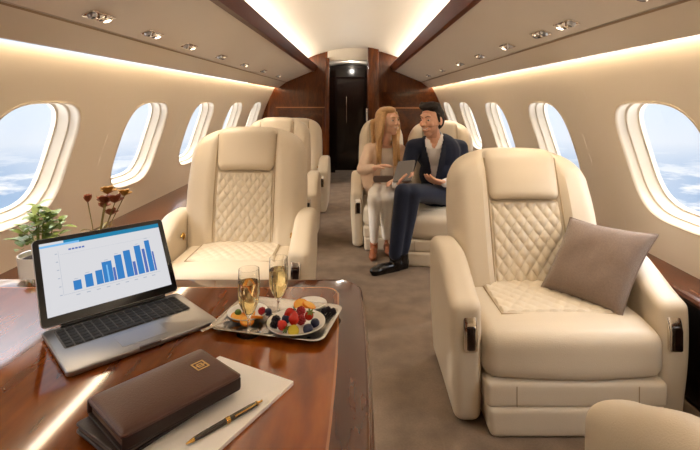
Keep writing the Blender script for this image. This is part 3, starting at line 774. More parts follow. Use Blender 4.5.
fk = empty('fork', onp(218, 324, TT+.017), math.radians(50), 'silver fork resting on the left rim of the tray', 'fork')
mb = MB(); mb.add(*soft_box(.075, .007, .0022, .001, (-.01, 0, 0), 3, lambda p: (p.x, p.y*(1+.6*sstep(0, -.04, p.x)), p.z))); mb.build('fork_handle', M['chrome'], fk)
mb = MB(); mb.add(*soft_box(.016, .016, .002, .0009, (.034, 0, 0), 2))
for k in range(4): mb.add(*soft_box(.022, .0022, .0018, .0008, (.05, -.0066+k*.0044, 0), 1))
mb.build('fork_tines', M['chrome'], fk)

# ------------------------------------------------------------------ notepad, notebook, organiser, pen
R_ = V((-.129, .957)); pa = V((-.47, -.883)); pb = V((-.883, .47))
npd = empty('notepad', (R_.x+pa.x*.14+pb.x*.1025, R_.y+pa.y*.14+pb.y*.1025, TT), math.atan2(pb.y, pb.x)-math.pi, 'white paper notepad lying under the pen and leather notebook', 'notepad')
mb = MB(); mb.add(*prism(rrect(.205, .28, .003, 3), 0, .0065)); mb.build('paper_block', M['paper'], npd, angle=30)
NPZ = TT+.0065
nb = empty('notebook', (-.352, .868, TT+.024), math.radians(46+3), 'brown leather notebook with a gold emblem, stacked on the dark organiser', 'notebook')
nb.scale = (1, 1, .86)
mb = MB(); mb.add(*prism(rrect(.225, .148, .008), .026, .032, .003))
tp_ = mb.build('front_cover', M['brownleather'], nb)
vs, fs = soft_box(.222, .146, .020, .009, (0, 0, .0255), (20, 16, 2)); tp2 = MB()
tp2.add([V((v.x, v.y, v.z+.004*(1-(abs(v.x)/.111)**4)*(1-(abs(v.y)/.073)**4))) if v.z > .03 else v for v in vs], fs); tp2.build('padded_cover', M['brownleather'], nb)
mb = MB(); mb.add(*prism(rrect(.213, .138, .004), .003, .024)); mb.build('page_block', mat('aged_pages', (112,90,78), .8), nb, angle=30)
mb = MB(); mb.add(*prism(rrect(.225, .148, .008), .0, .004, .001)); mb.build('back_cover', M['darkleather'], nb)
mb = MB(); mb.add(*soft_box(.225, .008, .030, .0039, (0, .07, .016), 3)); mb.build('spine', M['brownleather'], nb)
mb = MB(); mb.add(*soft_box(.222, .006, .024, .0029, (0, -.0705, .0145), 3)); mb.build('closing_flap', M['darkleather'], nb)
em = MB()
def frame(w, h, t, cx, cy, z):
    for (a, b, c2, d2) in ((-w/2, w/2, h/2-t, h/2), (-w/2, w/2, -h/2, -h/2+t), (-w/2, -w/2+t, -h/2, h/2), (w/2-t, w/2, -h/2, h/2)): box(em, cx+a, cx+b, cy+c2, cy+d2, z, z+.0006)
frame(.026, .030, .003, .070, .006, .0391); frame(.012, .014, .0022, .070, .006, .0391); box(em, .058, .082, .0045, .0065, .0391, .0396)
em.build('gold_emblem', mat('gold_foil', (232,196,128), .35, .35), tp_, smooth=False)
og = empty('organiser', (-.352-.020, .868-.008, TT+.0066), math.radians(56), 'thin dark leather organiser under the brown notebook', 'organiser')
mb = MB(); mb.add(*prism(rrect(.215, .135, .006), 0, .006, .002)); mb.build('cover', M['darkleather'], og)
mb = MB(); mb.add(*prism(rrect(.208, .128, .004), .006, .0125)); mb.build('page_block', mat('grey_pages', (120,108,100), .8), og, angle=30)
mb = MB(); mb.add(*prism(rrect(.215, .135, .006), .0125, .0172, .002)); mb.build('cover', M['darkleather'], og)
# pen
a = PG(186, 444, NPZ+.005); b = PG(263, 400, NPZ+.005); dirp = (b-a); Lp = dirp.length
pn = empty('pen', a+V((0, 0, 0)), math.atan2(dirp.y, dirp.x), 'black ballpoint pen with gold rings lying on the white notepad', 'pen')
def lx(prof, n=20):   # lathe around local x
    vs, fs = lathe(prof, n); return [V((v.z, v.x, v.y)) for v in vs], fs
for nm, pr, m in (('tip', [(0, 0), (.0012, .0), (.0022, .006), (.0038, .014)], 'brass'), ('barrel', [(.0038, .014), (.0048, .03), (.0052, Lp*.48)], 'penblack'), ('center_ring', [(.0056, Lp*.48), (.0058, Lp*.49), (.0056, Lp*.5), (.0052, Lp*.505), (.0056, Lp*.51), (.0058, Lp*.52), (.0056, Lp*.53)], 'brass'),
                  ('cap', [(.0053, Lp*.53), (.0052, Lp*.8), (.0042, Lp*.9)], 'penblack'), ('end_button', [(.0044, Lp*.9), (.0044, Lp*.915), (.002, Lp*.93), (.0018, Lp*.985), (0, Lp)], 'brass')):
    mb = MB(); mb.add(*lx(pr)); mb.build(nm, M[m], pn)
mb = MB(); mb.add(*tube([(Lp*.88, -.004, .0035), (Lp*.86, -.006, .0045), (Lp*.6, -.0055, .004), (Lp*.585, -.0045, .003)], .0013, 8)); mb.build('clip', M['brass'], pn)

# ------------------------------------------------------------------ cushion
def cushion():
    TL = V((1.054, 2.31, .73)); TR = V((1.33, 2.06, .715)); BR = V((1.095, 1.935, .40)); BL = V((.865, 2.205, .42))
    c = (TL+TR+BR+BL)/4
    n = (TR-TL+BR-BL).cross(TL-BL+TR-BR).normalized()
    if n.y > 0: n = -n
    r = empty('throw_cushion', c, 0, 'taupe fabric throw cushion leaning in the right foreground seat', 'cushion')
    N_ = 30; vs = []; 
    for s in (1, -1):
        for j in range(N_+1):
            for i in range(N_+1):
                u, v = i/N_, j/N_
                a_, b_ = 2*u-1, 2*v-1
                pin = 1-.09*(1-abs(b_)**2)*abs(a_)**3; pin2 = 1-.09*(1-abs(a_)**2)*abs(b_)**3
                uu, vv = (a_*pin+1)/2, (b_*pin2+1)/2
                p = (BL*(1-uu)+BR*uu)*(1-vv)+(TL*(1-uu)+TR*uu)*vv
                th = .075*((1-a_**4)*(1-b_**4))**.55
                wr = .006*noise.noise(V((u*4, v*4, s*3.1)))+.004*noise.noise(V((u*9, v*3, s)))
                vs.append(p-c+n*s*(th+wr*min(1, th*20)))
    m = (N_+1)**2; fs = grid_faces(N_+1, N_+1)+[tuple(q+m for q in reversed(f)) for f in grid_faces(N_+1, N_+1)]
    link('cushion_cover', vs, fs, M['fabric'], r)
    ring = [vs[i] for i in range(N_+1)]+[vs[j*(N_+1)+N_] for j in range(1, N_+1)]+[vs[N_*(N_+1)+i] for i in range(N_-1, -1, -1)]+[vs[j*(N_+1)] for j in range(N_-1, -1, -1)]
    mb = MB(); mb.add(*tube(ring, .0035, 6, False)); mb.build('edge_seam', M['fabric'], r)
cushion()

# ------------------------------------------------------------------ plants on the side ledge
def leaf(mb, base, d_, L, w, droop=.3, n=6):
    d_ = V(d_).normalized(); s = d_.cross(V((0, 0, 1))).normalized(); vs = []
    for i in range(n+1):
        t = i/n; p = V(base)+d_*L*t-V((0, 0, 1))*droop*L*t*t; ww = w*math.sin(math.pi*min(1, t*.92+.06))**.8
        up = s.cross(d_)*-1
        vs += [p-s*ww+V((0, 0, ww*.3)), p, p+s*ww+V((0, 0, ww*.3))]
    mb.add(vs, grid_faces(3, n+1))
def pot(parent, r, h, m):
    mb = MB(); mb.add(*lathe([(0, 0), (r*.7, 0), (r*.74, .004), (r, h), (r*.99, h+.004), (r*.93, h+.003), (r*.9, h-.012), (0, h-.012)], 32)); mb.build('pot', m, parent, angle=50)
    mb = MB(); mb.add(*lathe([(r*.91, h-.014), (r*.5, h-.008), (0, h-.006)], 20)); mb.build('soil', M['soil'], parent)
pl = empty('potted_plant', (-1.25, 1.84, .5), 0, 'leafy green plant in a white pot behind the laptop, on the side ledge', 'plant')
pot(pl, .075, .20, M['white'])
rnd = random.Random(3); st = MB(); lf = MB()
for k in range(9):
    a = k*2.4; rad = .012+.03*(k/9); tip = V((math.cos(a)*rad*1.8, math.sin(a)*rad*1.8, .30+.055*rnd.random()+(.04 if k < 3 else 0)))
    st.add(*tube([(math.cos(a)*rad*.5, math.sin(a)*rad*.5, .185), tip*.6+V((0, 0, .1)), tip], .0025, 6))
    for q in range(8):
        b = q*2.4+k; e = .1+.75*rnd.random()
        leaf(lf, tip-V((0, 0, .012*q*.8)), (math.cos(b), math.sin(b), e), .05+.02*rnd.random(), .016, .2)
st.build('stem', M['leaf'], pl); lf.build('foliage', M['leaf'], pl)
p2_ = empty('flowering_plant', (-1.235, 2.22, .5), 0, 'plant with rust brown flowers and thin stems behind the laptop, on the side ledge', 'plant')
pot(p2_, .055, .12, M['brownleather'])
st = MB(); lf = MB()
heads = [((-.045, 0, .335), .022, 'bud'), ((.035, .0, .33), .028, 'f'), ((.05, .0, .375), .026, 'y'), ((.09, -.01, .335), .026, 'f'), ((.06, .01, .27), .022, 'f'), ((.015, .03, .30), .02, 'f'), ((.12, .02, .36), .022, 'y')]
for (c, s, kd) in heads:
    c = V(c); st.add(*tube([(c.x*.2, c.y*.2, .11), (c.x*.55, c.y*.5, .11+(c.z-.11)*.5), c-V((0, 0, s*.4))], .0025, 6))
    mb = MB()
    for q in range(12 if kd != 'bud' else 7):
        b = q*2.4; e = (.5+.5*(q % 3)) if kd != 'bud' else 2.2
        leaf(mb, c-V((0, 0, s*.5)), (math.cos(b), math.sin(b), e), s*1.9, s*.72, .05)
    mb.build('flower', M['petal_y'] if kd == 'y' else M['petal'], p2_)
for k in range(14):
    b = k*2.4; leaf(lf, (math.cos(b)*.015, math.sin(b)*.015, .12+.02*(k % 4)), (math.cos(b), math.sin(b), .8+.3*(k % 3)), .10, .010, .5)
st.build('stem', M['leaf_d'], p2_); lf.build('foliage', M['leaf_d'], p2_)

# ------------------------------------------------------------------ people
def capsule(p0, p1, r0, r1, n=14):
    p0, p1 = V(p0), V(p1); d_ = (p1-p0); L = d_.length; t = d_.normalized() if L > 1e-6 else V((0, 0, 1))
    pts = []; rad = []
    for i in range(5):
        a = math.pi/2*(1-i/4.0); pts.append(p0-t*r0*math.sin(a)); rad.append(max(1e-4, r0*math.cos(a)))
    for i in range(1, 4): pts.append(p0+d_*i/4); rad.append(r0+(r1-r0)*i/4)
    for i in range(5):
        a = math.pi/2*i/4.0; pts.append(p1+t*r1*math.sin(a)); rad.append(max(1e-4, r1*math.cos(a)))
    up = t.orthogonal().normalized(); s = t.cross(up); vs = []
    for p, r in zip(pts, rad):
        for k in range(n):
            a = 2*math.pi*k/n; vs.append(p+(up*math.cos(a)+s*math.sin(a))*r)
    m = len(pts); return vs, grid_faces(n, m, True)+[tuple(reversed(range(n))), tuple(range((m-1)*n, m*n))]
def blob(name, parts, voxel, m, parent, smooth=4, mats=None, pick=None, cut=None, solid=0):
    mb = MB()
    for p in parts: mb.add(*p)
    o = link(name, mb.v, mb.f, m)
    md = o.modifiers.new('r', 'REMESH'); md.mode = 'VOXEL'; md.voxel_size = voxel; md.use_smooth_shade = True
    if smooth: sm = o.modifiers.new('s', 'SMOOTH'); sm.factor = .5; sm.iterations = smooth
    dg = bpy.context.evaluated_depsgraph_get(); ev = o.evaluated_get(dg); me = bpy.data.meshes.new_from_object(ev)
    bpy.data.objects.remove(o)
    if cut:
        bm = bmesh.new(); bm.from_mesh(me); bmesh.ops.delete(bm, geom=[f for f in bm.faces if cut(f.calc_center_median())], context='FACES'); bm.to_mesh(me); bm.free()
    me.materials.clear()
    for mm in (mats or [m]): me.materials.append(mm)
    me.polygons.foreach_set('use_smooth', [True]*len(me.polygons))
    if pick: me.polygons.foreach_set('material_index', [pick(p.center) for p in me.polygons])
    o = bpy.data.objects.new(name, me); COL.objects.link(o); o.parent = parent
    if solid:
        s = o.modifiers.new('thick', 'SOLIDIFY'); s.thickness = solid; s.offset = -1
    o.matrix_parent_inverse = Matrix.Translation(-parent.location)
    return o
def frame3(fwd, up=(0, 0, 1)):
    f = V(fwd).normalized(); r = f.cross(V(up)).normalized(); u = r.cross(f); return f, r, u
def hand(wrist, d_, pn, size=1.0, curl=.5, thumb=1):
    """capsules; d_ direction, pn palm normal, thumb = side sign"""
    d_ = V(d_).normalized(); pn = V(pn); pn = (pn-d_*pn.dot(d_)).normalized(); s = d_.cross(pn)*thumb
    w = V(wrist); out = []
    L = [.075, .085, .08, .064]
    for k in range(4):
        off = s*(.030-.020*k)*size
        base = w+d_*.012*size+off*.6; kn = w+d_*(.085-.005*abs(k-1))*size+off
        out.append(capsule(base, kn, .014*size, .0115*size))
        p = kn; a = 0
        for q, fr in enumerate((.45, .32, .25)):
            a += curl*(.55 if q == 0 else .75)
            dd = (d_*math.cos(a)+pn*math.sin(a)).normalized(); p2 = p+dd*L[k]*fr*size
            out.append(capsule(p, p2, (.0105-.001*q)*size, (.0098-.001*q)*size)); p = p2
    b = w+d_*.022*size+s*.022*size; t1 = b+(d_*.6+s*.65+pn*.25).normalized()*.042*size; t2 = t1+(d_*.85+s*.15+pn*.45).normalized()*.034*size; t3 = t2+(d_*.9-s*.05+pn*.45).normalized()*.026*size
    out += [capsule(b, t1, .0145*size, .012*size), capsule(t1, t2, .012*size, .0105*size), capsule(t2, t3, .0105*size, .009*size)]
    return out
def head_parts(c, f, r, u, k, fem=False):
    """c = centre of the head; k = scale (1 = 0.235 m tall)"""
    rot = Matrix((r, f, u)).transposed()
    g = lambda x, y, z: V(c)+(r*x+f*y+u*z)*k
    E = lambda x, y, z, a, b, d2: ellipsoid(g(x, y, z), (a*k, b*k, d2*k), rot)
    j = .92 if fem else 1
    P = [E(0, -.012, .028, .074, .094, .088), E(0, .02, .0, .064*j, .076, .085), E(0, .030, -.050, .056*j, .060, .050), E(0, .055, -.088, .030*j, .034, .026),
         E(.033, .07, -.018, .024, .024, .024), E(-.033, .07, -.018, .024, .024, .024), E(0, .082, .040, .045, .018, .022),
         E(0, .098, -.062, .021, .014, .010), E(0, .097, -.045, .020, .012, .007)]
    P += [capsule(g(0, .094, .022), g(0, .116, -.018), .008*k, .0115*k), capsule(g(.010, .104, -.022), g(-.010, .104, -.022), .008*k, .008*k)]
    for s in (-1, 1):
        P += [E(s*.074, -.008, -.005, .010, .022, .032)]
    return P, g, rot
def face_details(parent, g, rot, k, fem):
    def sub(name, pieces, m):
        mb = MB()
        for q in pieces: mb.add(*q)
        o = mb.build(name, m, parent); o.matrix_parent_inverse = Matrix.Translation(-parent.location); return o
    for s in (-1, 1):
        sub('eye', [ellipsoid(g(s*.031, .0855, .012), (.012*k, .008*k, .0052*k), rot)], M['eyew'])
        sub('iris', [ellipsoid(g(s*.031, .0915, .012), (.0065*k, .0045*k, .0055*k), rot)], M['eyed'])
        sub('eyebrow', [capsule(g(s*.014, .101, .034), g(s*.031, .099, .041), .0022*k, .0028*k), capsule(g(s*.031, .098, .041), g(s*.048, .085, .036), .0028*k, .0018*k)], M['brow'] if not fem else M['hair_f'])
    lips = []
    pts = [g(x, .1045-.012*(x/.028)**2*1.2, -.0535+.011*(x/.028)**2) for x in [-.028+.007*i for i in range(9)]]
    mb = MB(); mb.add(*tube(pts, [.0015*k, .003*k, .004*k, .0045*k, .0045*k, .0045*k, .004*k, .003*k, .0015*k], 8)); o = mb.build('teeth', M['teeth'], parent); o.matrix_parent_inverse = Matrix.Translation(-parent.location)
    for dz, nm in ((.0055, 'lip'), (-.0065, 'lip')):
        pts = [g(x, .1035-.013*(x/.03)**2*1.2, -.0535+(dz*(1-(x/.03)**2))+.011*(x/.03)**2) for x in [-.03+.0075*i for i in range(9)]]
        mb = MB(); mb.add(*tube(pts, [.001*k, .0022*k, .0028*k, .003*k, .003*k, .003*k, .0028*k, .0022*k, .001*k], 8)); o = mb.build(nm, M['lips'], parent); o.matrix_parent_inverse = Matrix.Translation(-parent.location)

def man():
    J = dict(pel=PX(440, 193, 3.98), wai=PX(439, 174, 4.0), che=PX(437.5, 152, 4.0), nk=PX(435, 138.5, 3.99), hd=PX(431.5, 120.5, 3.93),
             sR=PX(413.5, 147, 3.96), eR=PX(405.5, 176, 3.92), wR=PX(396, 185, 3.66), sL=PX(460, 147.5, 4.04), eL=PX(466, 176, 3.96), wL=PX(445, 183, 3.72),
             hR=PX(430, 194, 3.92), kR=PX(403, 192, 3.53), aR=PX(395, 254, 3.58), hL=PX(449, 195, 3.96), kL=PX(413, 193, 3.55), aL=PX(403, 249, 3.63))
    root = empty('person', (J['pel'].x, J['pel'].y, 0), 0, 'man in a navy suit and open white shirt, seated with a tablet', 'person')
    f, r, u = frame3((-.66, -.75, -.08)); k = 1.12
    hp, g, rot = head_parts(J['hd'], f, r, u, k)
    C = capsule
    tf = V((-.25, -.97, 0)).normalized(); tr_ = V((.97, -.25, 0)); trot = Matrix((tr_, -tf, V((0, 0, 1)))).transposed()
    torso = lambda e: [ellipsoid(J['pel'], (.165+e, .12+e, .12+e), trot), ellipsoid(J['wai'], (.15+e, .105+e, .16+e), trot), ellipsoid(J['che'], (.175+e, .115+e, .15+e), trot)]
    bd = hp + torso(-.012) + [C(J['nk']-V((0, 0, .04)), J['hd']-V((0, -.01, .06)), .062, .058), C(J['nk']-V((0, 0, .05)), J['sR'], .065, .05), C(J['nk']-V((0, 0, .05)), J['sL'], .065, .05),
         C(J['sR'], J['eR'], .048, .036), C(J['eR'], J['wR'], .036, .026), C(J['sL'], J['eL'], .048, .036), C(J['eL'], J['wL'], .036, .026),
         C(J['hR'], J['kR'], .072, .052), C(J['kR'], J['aR'], .05, .035), C(J['hL'], J['kL'], .072, .052), C(J['kL'], J['aL'], .05, .035)]
    bd += hand(J['wR'], (.85, -.12, .30), (-.1, .35, .9), 1.05, .55, 1)
    bd += hand(J['wL'], (-.92, -.2, .18), (0, .45, .9), 1.08, .45, 1)
    def pick(c):
        d_ = c-J['hd']; y = d_.dot(f)/k; z = d_.dot(u)/k; x = abs(d_.dot(r))/k
        if -.13 < z < -.03 and y > .0 and d_.length < .2 and not (x < .022 and z > -.034): 
            if z < -.062 or x > .036 or z > -.040: return 1
        return 0
    blob('body', bd, .0052, None, root, 2, [M['skin'], M['stubble']], pick)
    face_details(root, g, rot, k, False)
    E = lambda x, y, z, a, b, d2: ellipsoid(g(x, y, z), (a*k, b*k, d2*k), rot)
    hr = [E(0, -.028, .045, .079, .092, .082), E(0, -.055, .005, .074, .063, .085), E(.02, .024, .100, .056, .050, .032), E(-.03, .02, .098, .045, .050, .030), E(0, -.01, .108, .068, .075, .034), E(0, .044, .098, .048, .030, .020),
          C(g(.073, .016, .045), g(.075, .010, -.005), .012*k, .008*k), C(g(-.073, .016, .045), g(-.075, .010, -.005), .012*k, .008*k)]
    rr_ = random.Random(5)
    for q in range(26):
        x = -.06+.12*rr_.random(); y = .02+.045*rr_.random(); hr.append(C(g(x, y, .105), g(x+.02, y-.04, .128+.012*rr_.random()), .010*k, .006*k))
    def hc(c):
        d_ = c-J['hd']; return d_.dot(f)/k > .078-.0 and d_.dot(u)/k < .062
    blob('hair', hr, .006, M['hair_m'], root, 2, cut=hc)
    # shirt, jacket, trousers, shoes
    blob('shirt', torso(.004)+[C(J['nk']-V((0, 0, .05)), J['sR'], .075, .06), C(J['nk']-V((0, 0, .05)), J['sL'], .075, .06), C(J['nk']-V((0, 0, .05)), J['nk']+V((0, -.01, .012)), .078, .068),
          C(J['eR'], J['wR'], .042, .036), C(J['eL'], J['wL'], .042, .036)], .009, M['shirt'], root, 3,
         cut=lambda c: (c-J['nk']).dot(tf) > .02 and abs((c-J['nk']).dot(tr_)+.0) < .032*(1+(c.z-J['nk'].z+.02)/.08) and c.z > J['nk'].z-.075)
    col = MB()
    for s in (-1, 1):
        b0 = J['nk']+V((0, 0, .0)); 
        pts = [b0+tr_*s*.012+tf*.098+V((0, 0, -.075)), b0+tr_*s*.052+tf*.082+V((0, 0, -.028)), b0+tr_*s*.074+tf*.02+V((0, 0, .02)), b0+tr_*s*.06-tf*.05+V((0, 0, .035))]
        pts2 = [p+tr_*s*.026+V((0, 0, -.022))+tf*.008 for p in pts]; pts2[0] = pts[0]+tr_*s*.030+tf*.006+V((0, 0, -.004))
        th = tf*.005
        col.add(pts+pts2+[p+th for p in pts]+[p+th for p in pts2], [(0, 1, 5, 4), (1, 2, 6, 5), (2, 3, 7, 6), (8, 12, 13, 9), (9, 13, 14, 10), (10, 14, 15, 11), (0, 4, 12, 8), (0, 8, 9, 1), (1, 9, 10, 2), (2, 10, 11, 3), (4, 5, 13, 12), (5, 6, 14, 13), (6, 7, 15, 14), (3, 11, 15, 7)])
    o = col.build('shirt_collar', M['shirt'], root); o.matrix_parent_inverse = Matrix.Translation(-root.location)
    def vcut(c):
        d_ = c-J['nk']; x = d_.dot(tr_)+.0; z = d_.z; y = d_.dot(tf)
        if z > -.0: return abs(x) < .075 and y > -.06 and z > .0
        w = .078*(1+z/.40); return y > .0 and z > -.40 and abs(x) < w
    jk = torso(.020)+[C(J['nk']-V((0, 0, .055)), J['sR'], .078, .070), C(J['nk']-V((0, 0, .055)), J['sL'], .078, .070), C(J['sR'], J['eR'], .068, .056), C(J['eR'], J['eR']*.25+J['wR']*.75, .056, .045),
          C(J['sL'], J['eL'], .068, .056), C(J['eL'], J['eL']*.25+J['wL']*.75, .056, .045), C(J['nk']-V((0, 0, .06)), J['nk']-V((0, 0, .0)), .085, .078)]
    blob('jacket', jk, .009, M['navy'], root, 4, cut=vcut, solid=.008)
    lap = MB()
    for s in (-1, 1):
        P_ = []
        for t in [i/8 for i in range(9)]:
            z = -.03-.36*t; w = .080*(1+z/.40); wd = .05*math.sin(math.pi*(.15+.75*t))
            yy = .120+.03*math.sin(math.pi*t)
            a_ = J['nk']+tr_*s*w+tf*(yy)+V((0, 0, z)); P_ += [a_, a_+tr_*s*wd-tf*.022+V((0, 0, .01)), ]
        m_ = len(P_); lap.add(P_+[p+tf*.006 for p in P_], grid_faces(2, 9)+[tuple(q+m_ for q in reversed(f_)) for f_ in grid_faces(2, 9)])
    o = lap.build('lapel', mat('lapel_navy', (17,24,44), .7), root); o.matrix_parent_inverse = Matrix.Translation(-root.location)
    blob('trousers', [ellipsoid(J['pel']-V((0, 0, .01)), (.182, .137, .115), trot), C(J['hR'], J['kR'], .088, .066), C(J['kR'], J['aR'], .066, .05), C(J['hL'], J['kL'], .088, .066), C(J['kL'], J['aL'], .064, .05)], .009, M['navy'], root, 4)
    def shoe(a, toe):
        a = V((a.x, a.y, 0)); d_ = V((toe.x-a.x, toe.y-a.y, 0)).normalized()
        s = V((-d_.y, d_.x, 0)); rt = Matrix((d_, s, V((0, 0, 1)))).transposed()
        def q(x, z): return a+d_*x+V((0, 0, z))
        return [ellipsoid(q(-.01, .05), (.045, .038, .05), rt), ellipsoid(q(.08, .038), (.10, .044, .037), rt), ellipsoid(q(.165, .03), (.058, .044, .029), rt), C(q(-.005, .05), q(-.0, .12), .042, .045), C(q(-.02, .012), q(.18, .012), .030, .030)]
    for a_, t_ in ((J['aR'], PG(379, 274, 0)), (J['aL'], J['aL']+V((-.2, -.1, 0)))):
        blob('shoe', shoe(a_+V((.0, .02, 0)), t_), .007, M['shoe_b'], root, 2)
    return J
def woman():
    J = dict(pel=PX(383, 188, 4.32), wai=PX(384, 172, 4.36), che=PX(384.5, 154.5, 4.36), nk=PX(385.5, 141.5, 4.34), hd=PX(388, 121.5, 4.27),
             sR=PX(369.5, 149, 4.32), eR=PX(362, 169.5, 4.20), wR=PX(374, 168, 4.05), sL=PX(400, 150, 4.38), eL=PX(402, 173, 4.25), wL=PX(395, 181, 4.05),
             hR=PX(377, 190, 4.26), kR=PX(374.5, 200, 3.92), aR=PX(374, 247, 3.98), hL=PX(389, 190, 4.28), kL=PX(386, 199, 3.96), aL=PX(386, 240, 4.10))
    root = empty('person', (J['pel'].x, J['pel'].y, 0), 0, 'woman with long blonde hair, tan blazer and cream trousers, smiling at the man', 'person')
    f, r, u = frame3((.66, -.75, .02), (-.10, 0, 1)); k = 1.07
    hp, g, rot = head_parts(J['hd'], f, r, u, k, True)
    C = capsule
    tf = V((.15, -.99, 0)).normalized(); tr_ = V((.99, .15, 0)); trot = Matrix((tr_, -tf, V((0, 0, 1)))).transposed()
    torso = lambda e: [ellipsoid(J['pel'], (.155+e, .12+e, .11+e), trot), ellipsoid(J['wai'], (.112+e, .09+e, .14+e), trot), ellipsoid(J['che'], (.138+e, .10+e, .13+e), trot)]
    bd = hp + torso(-.01) + [C(J['nk']-V((0, 0, .04)), J['hd']-V((0, -.01, .06)), .045, .042), C(J['nk']-V((0, 0, .045)), J['sR'], .045, .04), C(J['nk']-V((0, 0, .045)), J['sL'], .045, .04),
         C(J['sR'], J['eR'], .038, .030), C(J['eR'], J['wR'], .030, .021), C(J['sL'], J['eL'], .038, .030), C(J['eL'], J['wL'], .030, .021),
         C(J['hR'], J['kR'], .07, .048), C(J['kR'], J['aR'], .045, .028), C(J['hL'], J['kL'], .07, .048), C(J['kL'], J['aL'], .045, .028)]
    bd += hand(J['wR'], (.95, -.25, .28), (0, -.3, -.9), .98, .3, -1)
    bd += hand(J['wL'], (-.5, -.75, .1), (.5, 0, -.8), .95, .5, 1)
    blob('body', bd, .005, M['skin_f'], root, 2)
    face_details(root, g, rot, k, True)
    E = lambda x, y, z, a, b, d2: ellipsoid(g(x, y, z), (a*k, b*k, d2*k), rot)
    hr = [E(0, -.028, .040, .084, .096, .088), E(0, -.06, .0, .082, .065, .10), E(0, .01, .095, .066, .070, .034)]
    rr_ = random.Random(8)
    for s in (-1, 1):
        for q in range(26):
            t = rr_.random(); a0 = g(s*(.02+.05*t), .045-.09*rr_.random(), .105-.03*t)
            sp_ = rr_.random()
            y1 = .042-.09*rr_.random(); a1 = g(s*(.084+.006*t), y1, .02); a2 = g(s*(.086+.02*sp_), y1-.01, -.08)
            base = J['nk']-tr_*s*(.055+.045*sp_)+tf*(.07+.05*rr_.random()*(1 if s < 0 else .7))+V((0, 0, -.02))
            end = base+V((-s*.012*rr_.random(), -.01, -.10-.12*rr_.random()))
            pts = [a0, a1, a2, base, end]
            # smooth through
            P_ = []
            for i in range(len(pts)-1):
                p0 = pts[max(0, i-1)]; p1 = pts[i]; p2 = pts[i+1]; p3 = pts[min(len(pts)-1, i+2)]
                for w in range(5):
                    h = w/5; P_.append(.5*((2*p1)+(p2-p0)*h+(2*p0-5*p1+4*p2-p3)*h*h+(3*p1-p0-3*p2+p3)*h**3))
            P_.append(pts[-1]); nP = len(P_)
            hr.append(tube(P_, [.010*k*(1-.6*(i/nP)**3) for i in range(nP)], 8))
    for q in range(12): 
        x = (q-5.5)*.013; hr.append(capsule(g(x, -.11, .0), g(x*1.2, -.115, -.20-.04*rr_.random()), .03, .014))
    def hc(c):
        d_ = c-J['hd']; y = d_.dot(f)/k; z = d_.dot(u)/k; x = abs(d_.dot(r))/k
        return y > .055 and z < .070 and x < .062 and z > -.12
    blob('hair', hr, .0055, M['hair_f'], root, 1, cut=hc)
    blob('blouse', torso(.004)+[C(J['nk']-V((0, 0, .05)), J['sR'], .054, .05), C(J['nk']-V((0, 0, .05)), J['sL'], .054, .05)], .009, M['blouse'], root, 3,
         cut=lambda c: c.z > J['nk'].z-.055 and (c-J['nk']).dot(tf) > 0 and abs((c-J['nk']).dot(tr_)) < .06)
    def vcut(c):
        d_ = c-J['nk']; x = d_.dot(tr_); z = d_.z; y = d_.dot(tf)
        if z > -.01: return abs(x) < .06
        return y > .0 and abs(x) < (.055 if z > -.2 else .055+.1*(-.2-z)) and z > -.5
    blob('blazer', torso(.022)+[C(J['nk']-V((0, 0, .05)), J['sR'], .066, .058), C(J['nk']-V((0, 0, .05)), J['sL'], .066, .058), C(J['sR'], J['eR'], .056, .050), C(J['eR'], J['eR']*.15+J['wR']*.85, .050, .038),
          C(J['sL'], J['eL'], .056, .050), C(J['eL'], J['eL']*.15+J['wL']*.85, .05, .038), C(PX(367, 176, 4.22), PX(368, 186, 4.16), .06, .045)], .009, M['blazer'], root, 4, cut=vcut, solid=.008)
    blob('trousers', [ellipsoid(J['pel']-V((0, 0, .01)), (.168, .13, .10), trot), C(J['hR'], J['kR'], .082, .062), C(J['kR'], J['aR']*.85+J['kR']*.15, .060, .036), C(J['hL'], J['kL'], .082, .062), C(J['kL'], J['aL']*.9+J['kL']*.1, .058, .038)], .009, M['whitepants'], root, 4)
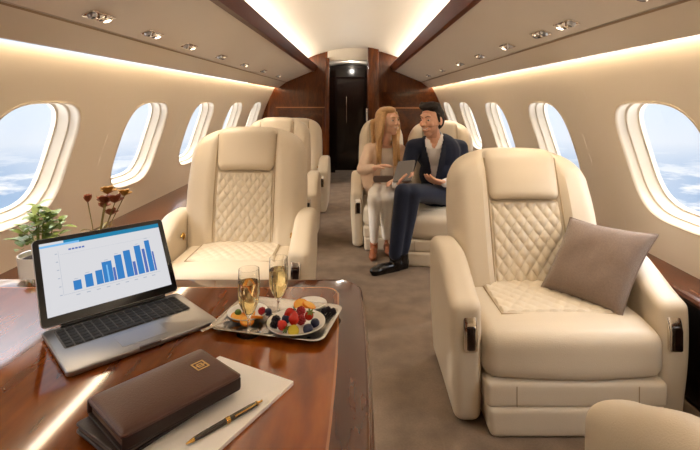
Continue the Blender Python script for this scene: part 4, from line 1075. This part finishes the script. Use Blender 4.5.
    def shoe(a, d_):
        a = V((a.x, a.y, 0)); d_ = V((d_[0], d_[1], 0)).normalized(); s = V((-d_.y, d_.x, 0)); rt = Matrix((d_, s, V((0, 0, 1)))).transposed()
        q = lambda x, z: a+d_*x+V((0, 0, z))
        return [ellipsoid(q(0, .06), (.038, .032, .05), rt), ellipsoid(q(.07, .042), (.085, .034, .032), rt), ellipsoid(q(.13, .026), (.055, .036, .024), rt), C(q(-.0, .06), q(-.0, .11), .034, .034), C(q(-.02, .012), q(.15, .011), .02, .024), C(q(-.02, .012), q(-.012, .05), .016, .024)]
    for a_, d_ in ((J['aR'], (-.1, -1)), (J['aL'], (.12, -1))): blob('shoe', shoe(a_, d_), .007, M['shoe_t'], root, 2)
man(); woman()
# tablet held between them
c = [PX(389.5, 164, 3.86), PX(407, 162.5, 3.80), PX(420.5, 178.5, 3.58), PX(402, 180, 3.62)]
cc = (c[0]+c[1]+c[2]+c[3])/4
nrm = (c[1]-c[0]).cross(c[3]-c[0]).normalized()
t = empty('tablet', cc, 0, 'grey tablet held on the lap between the man and the woman', 'tablet')
mb = MB()
xa = ((c[1]-c[0])+(c[2]-c[3])).normalized(); ya = nrm.cross(xa).normalized(); Mx = Matrix((xa, ya, nrm)).transposed()
w_ = ((c[1]-c[0]).length+(c[2]-c[3]).length)/2; h_ = ((c[3]-c[0]).length+(c[2]-c[1]).length)/2
vs, fs = prism(rrect(w_, h_, .012), -.005, .005, .002); mb.add([Mx @ v for v in vs], fs); mb.build('tablet_body', M['tablet'], t)
for s in (-1, 1):
    mb = MB(); vs, fs = prism(rrect(w_-.02, h_-.02, .004), .0051*1 if s > 0 else -.0058, .0058 if s > 0 else -.0051); mb.add([Mx @ v for v in vs], fs)
    mb.build('tablet_screen' if s > 0 else 'back_cover', M['glossblack'] if s > 0 else M['tablet'], t)
# grey clutch on her lap
cl = empty('clutch_bag', PX(383, 179, 4.08), .1, 'grey clutch bag on the lap of the blonde woman', 'bag')
mb = MB(); mb.add(*soft_box(.17, .06, .055, .02, (0, 0, 0), 6)); mb.build('bag_body', M['clutch'], cl)
mb = MB(); mb.add(*soft_box(.172, .01, .035, .004, (0, -.029, .012), 3)); mb.build('flap', M['clutch'], cl)
# chrome cup holder on the arm of her seat
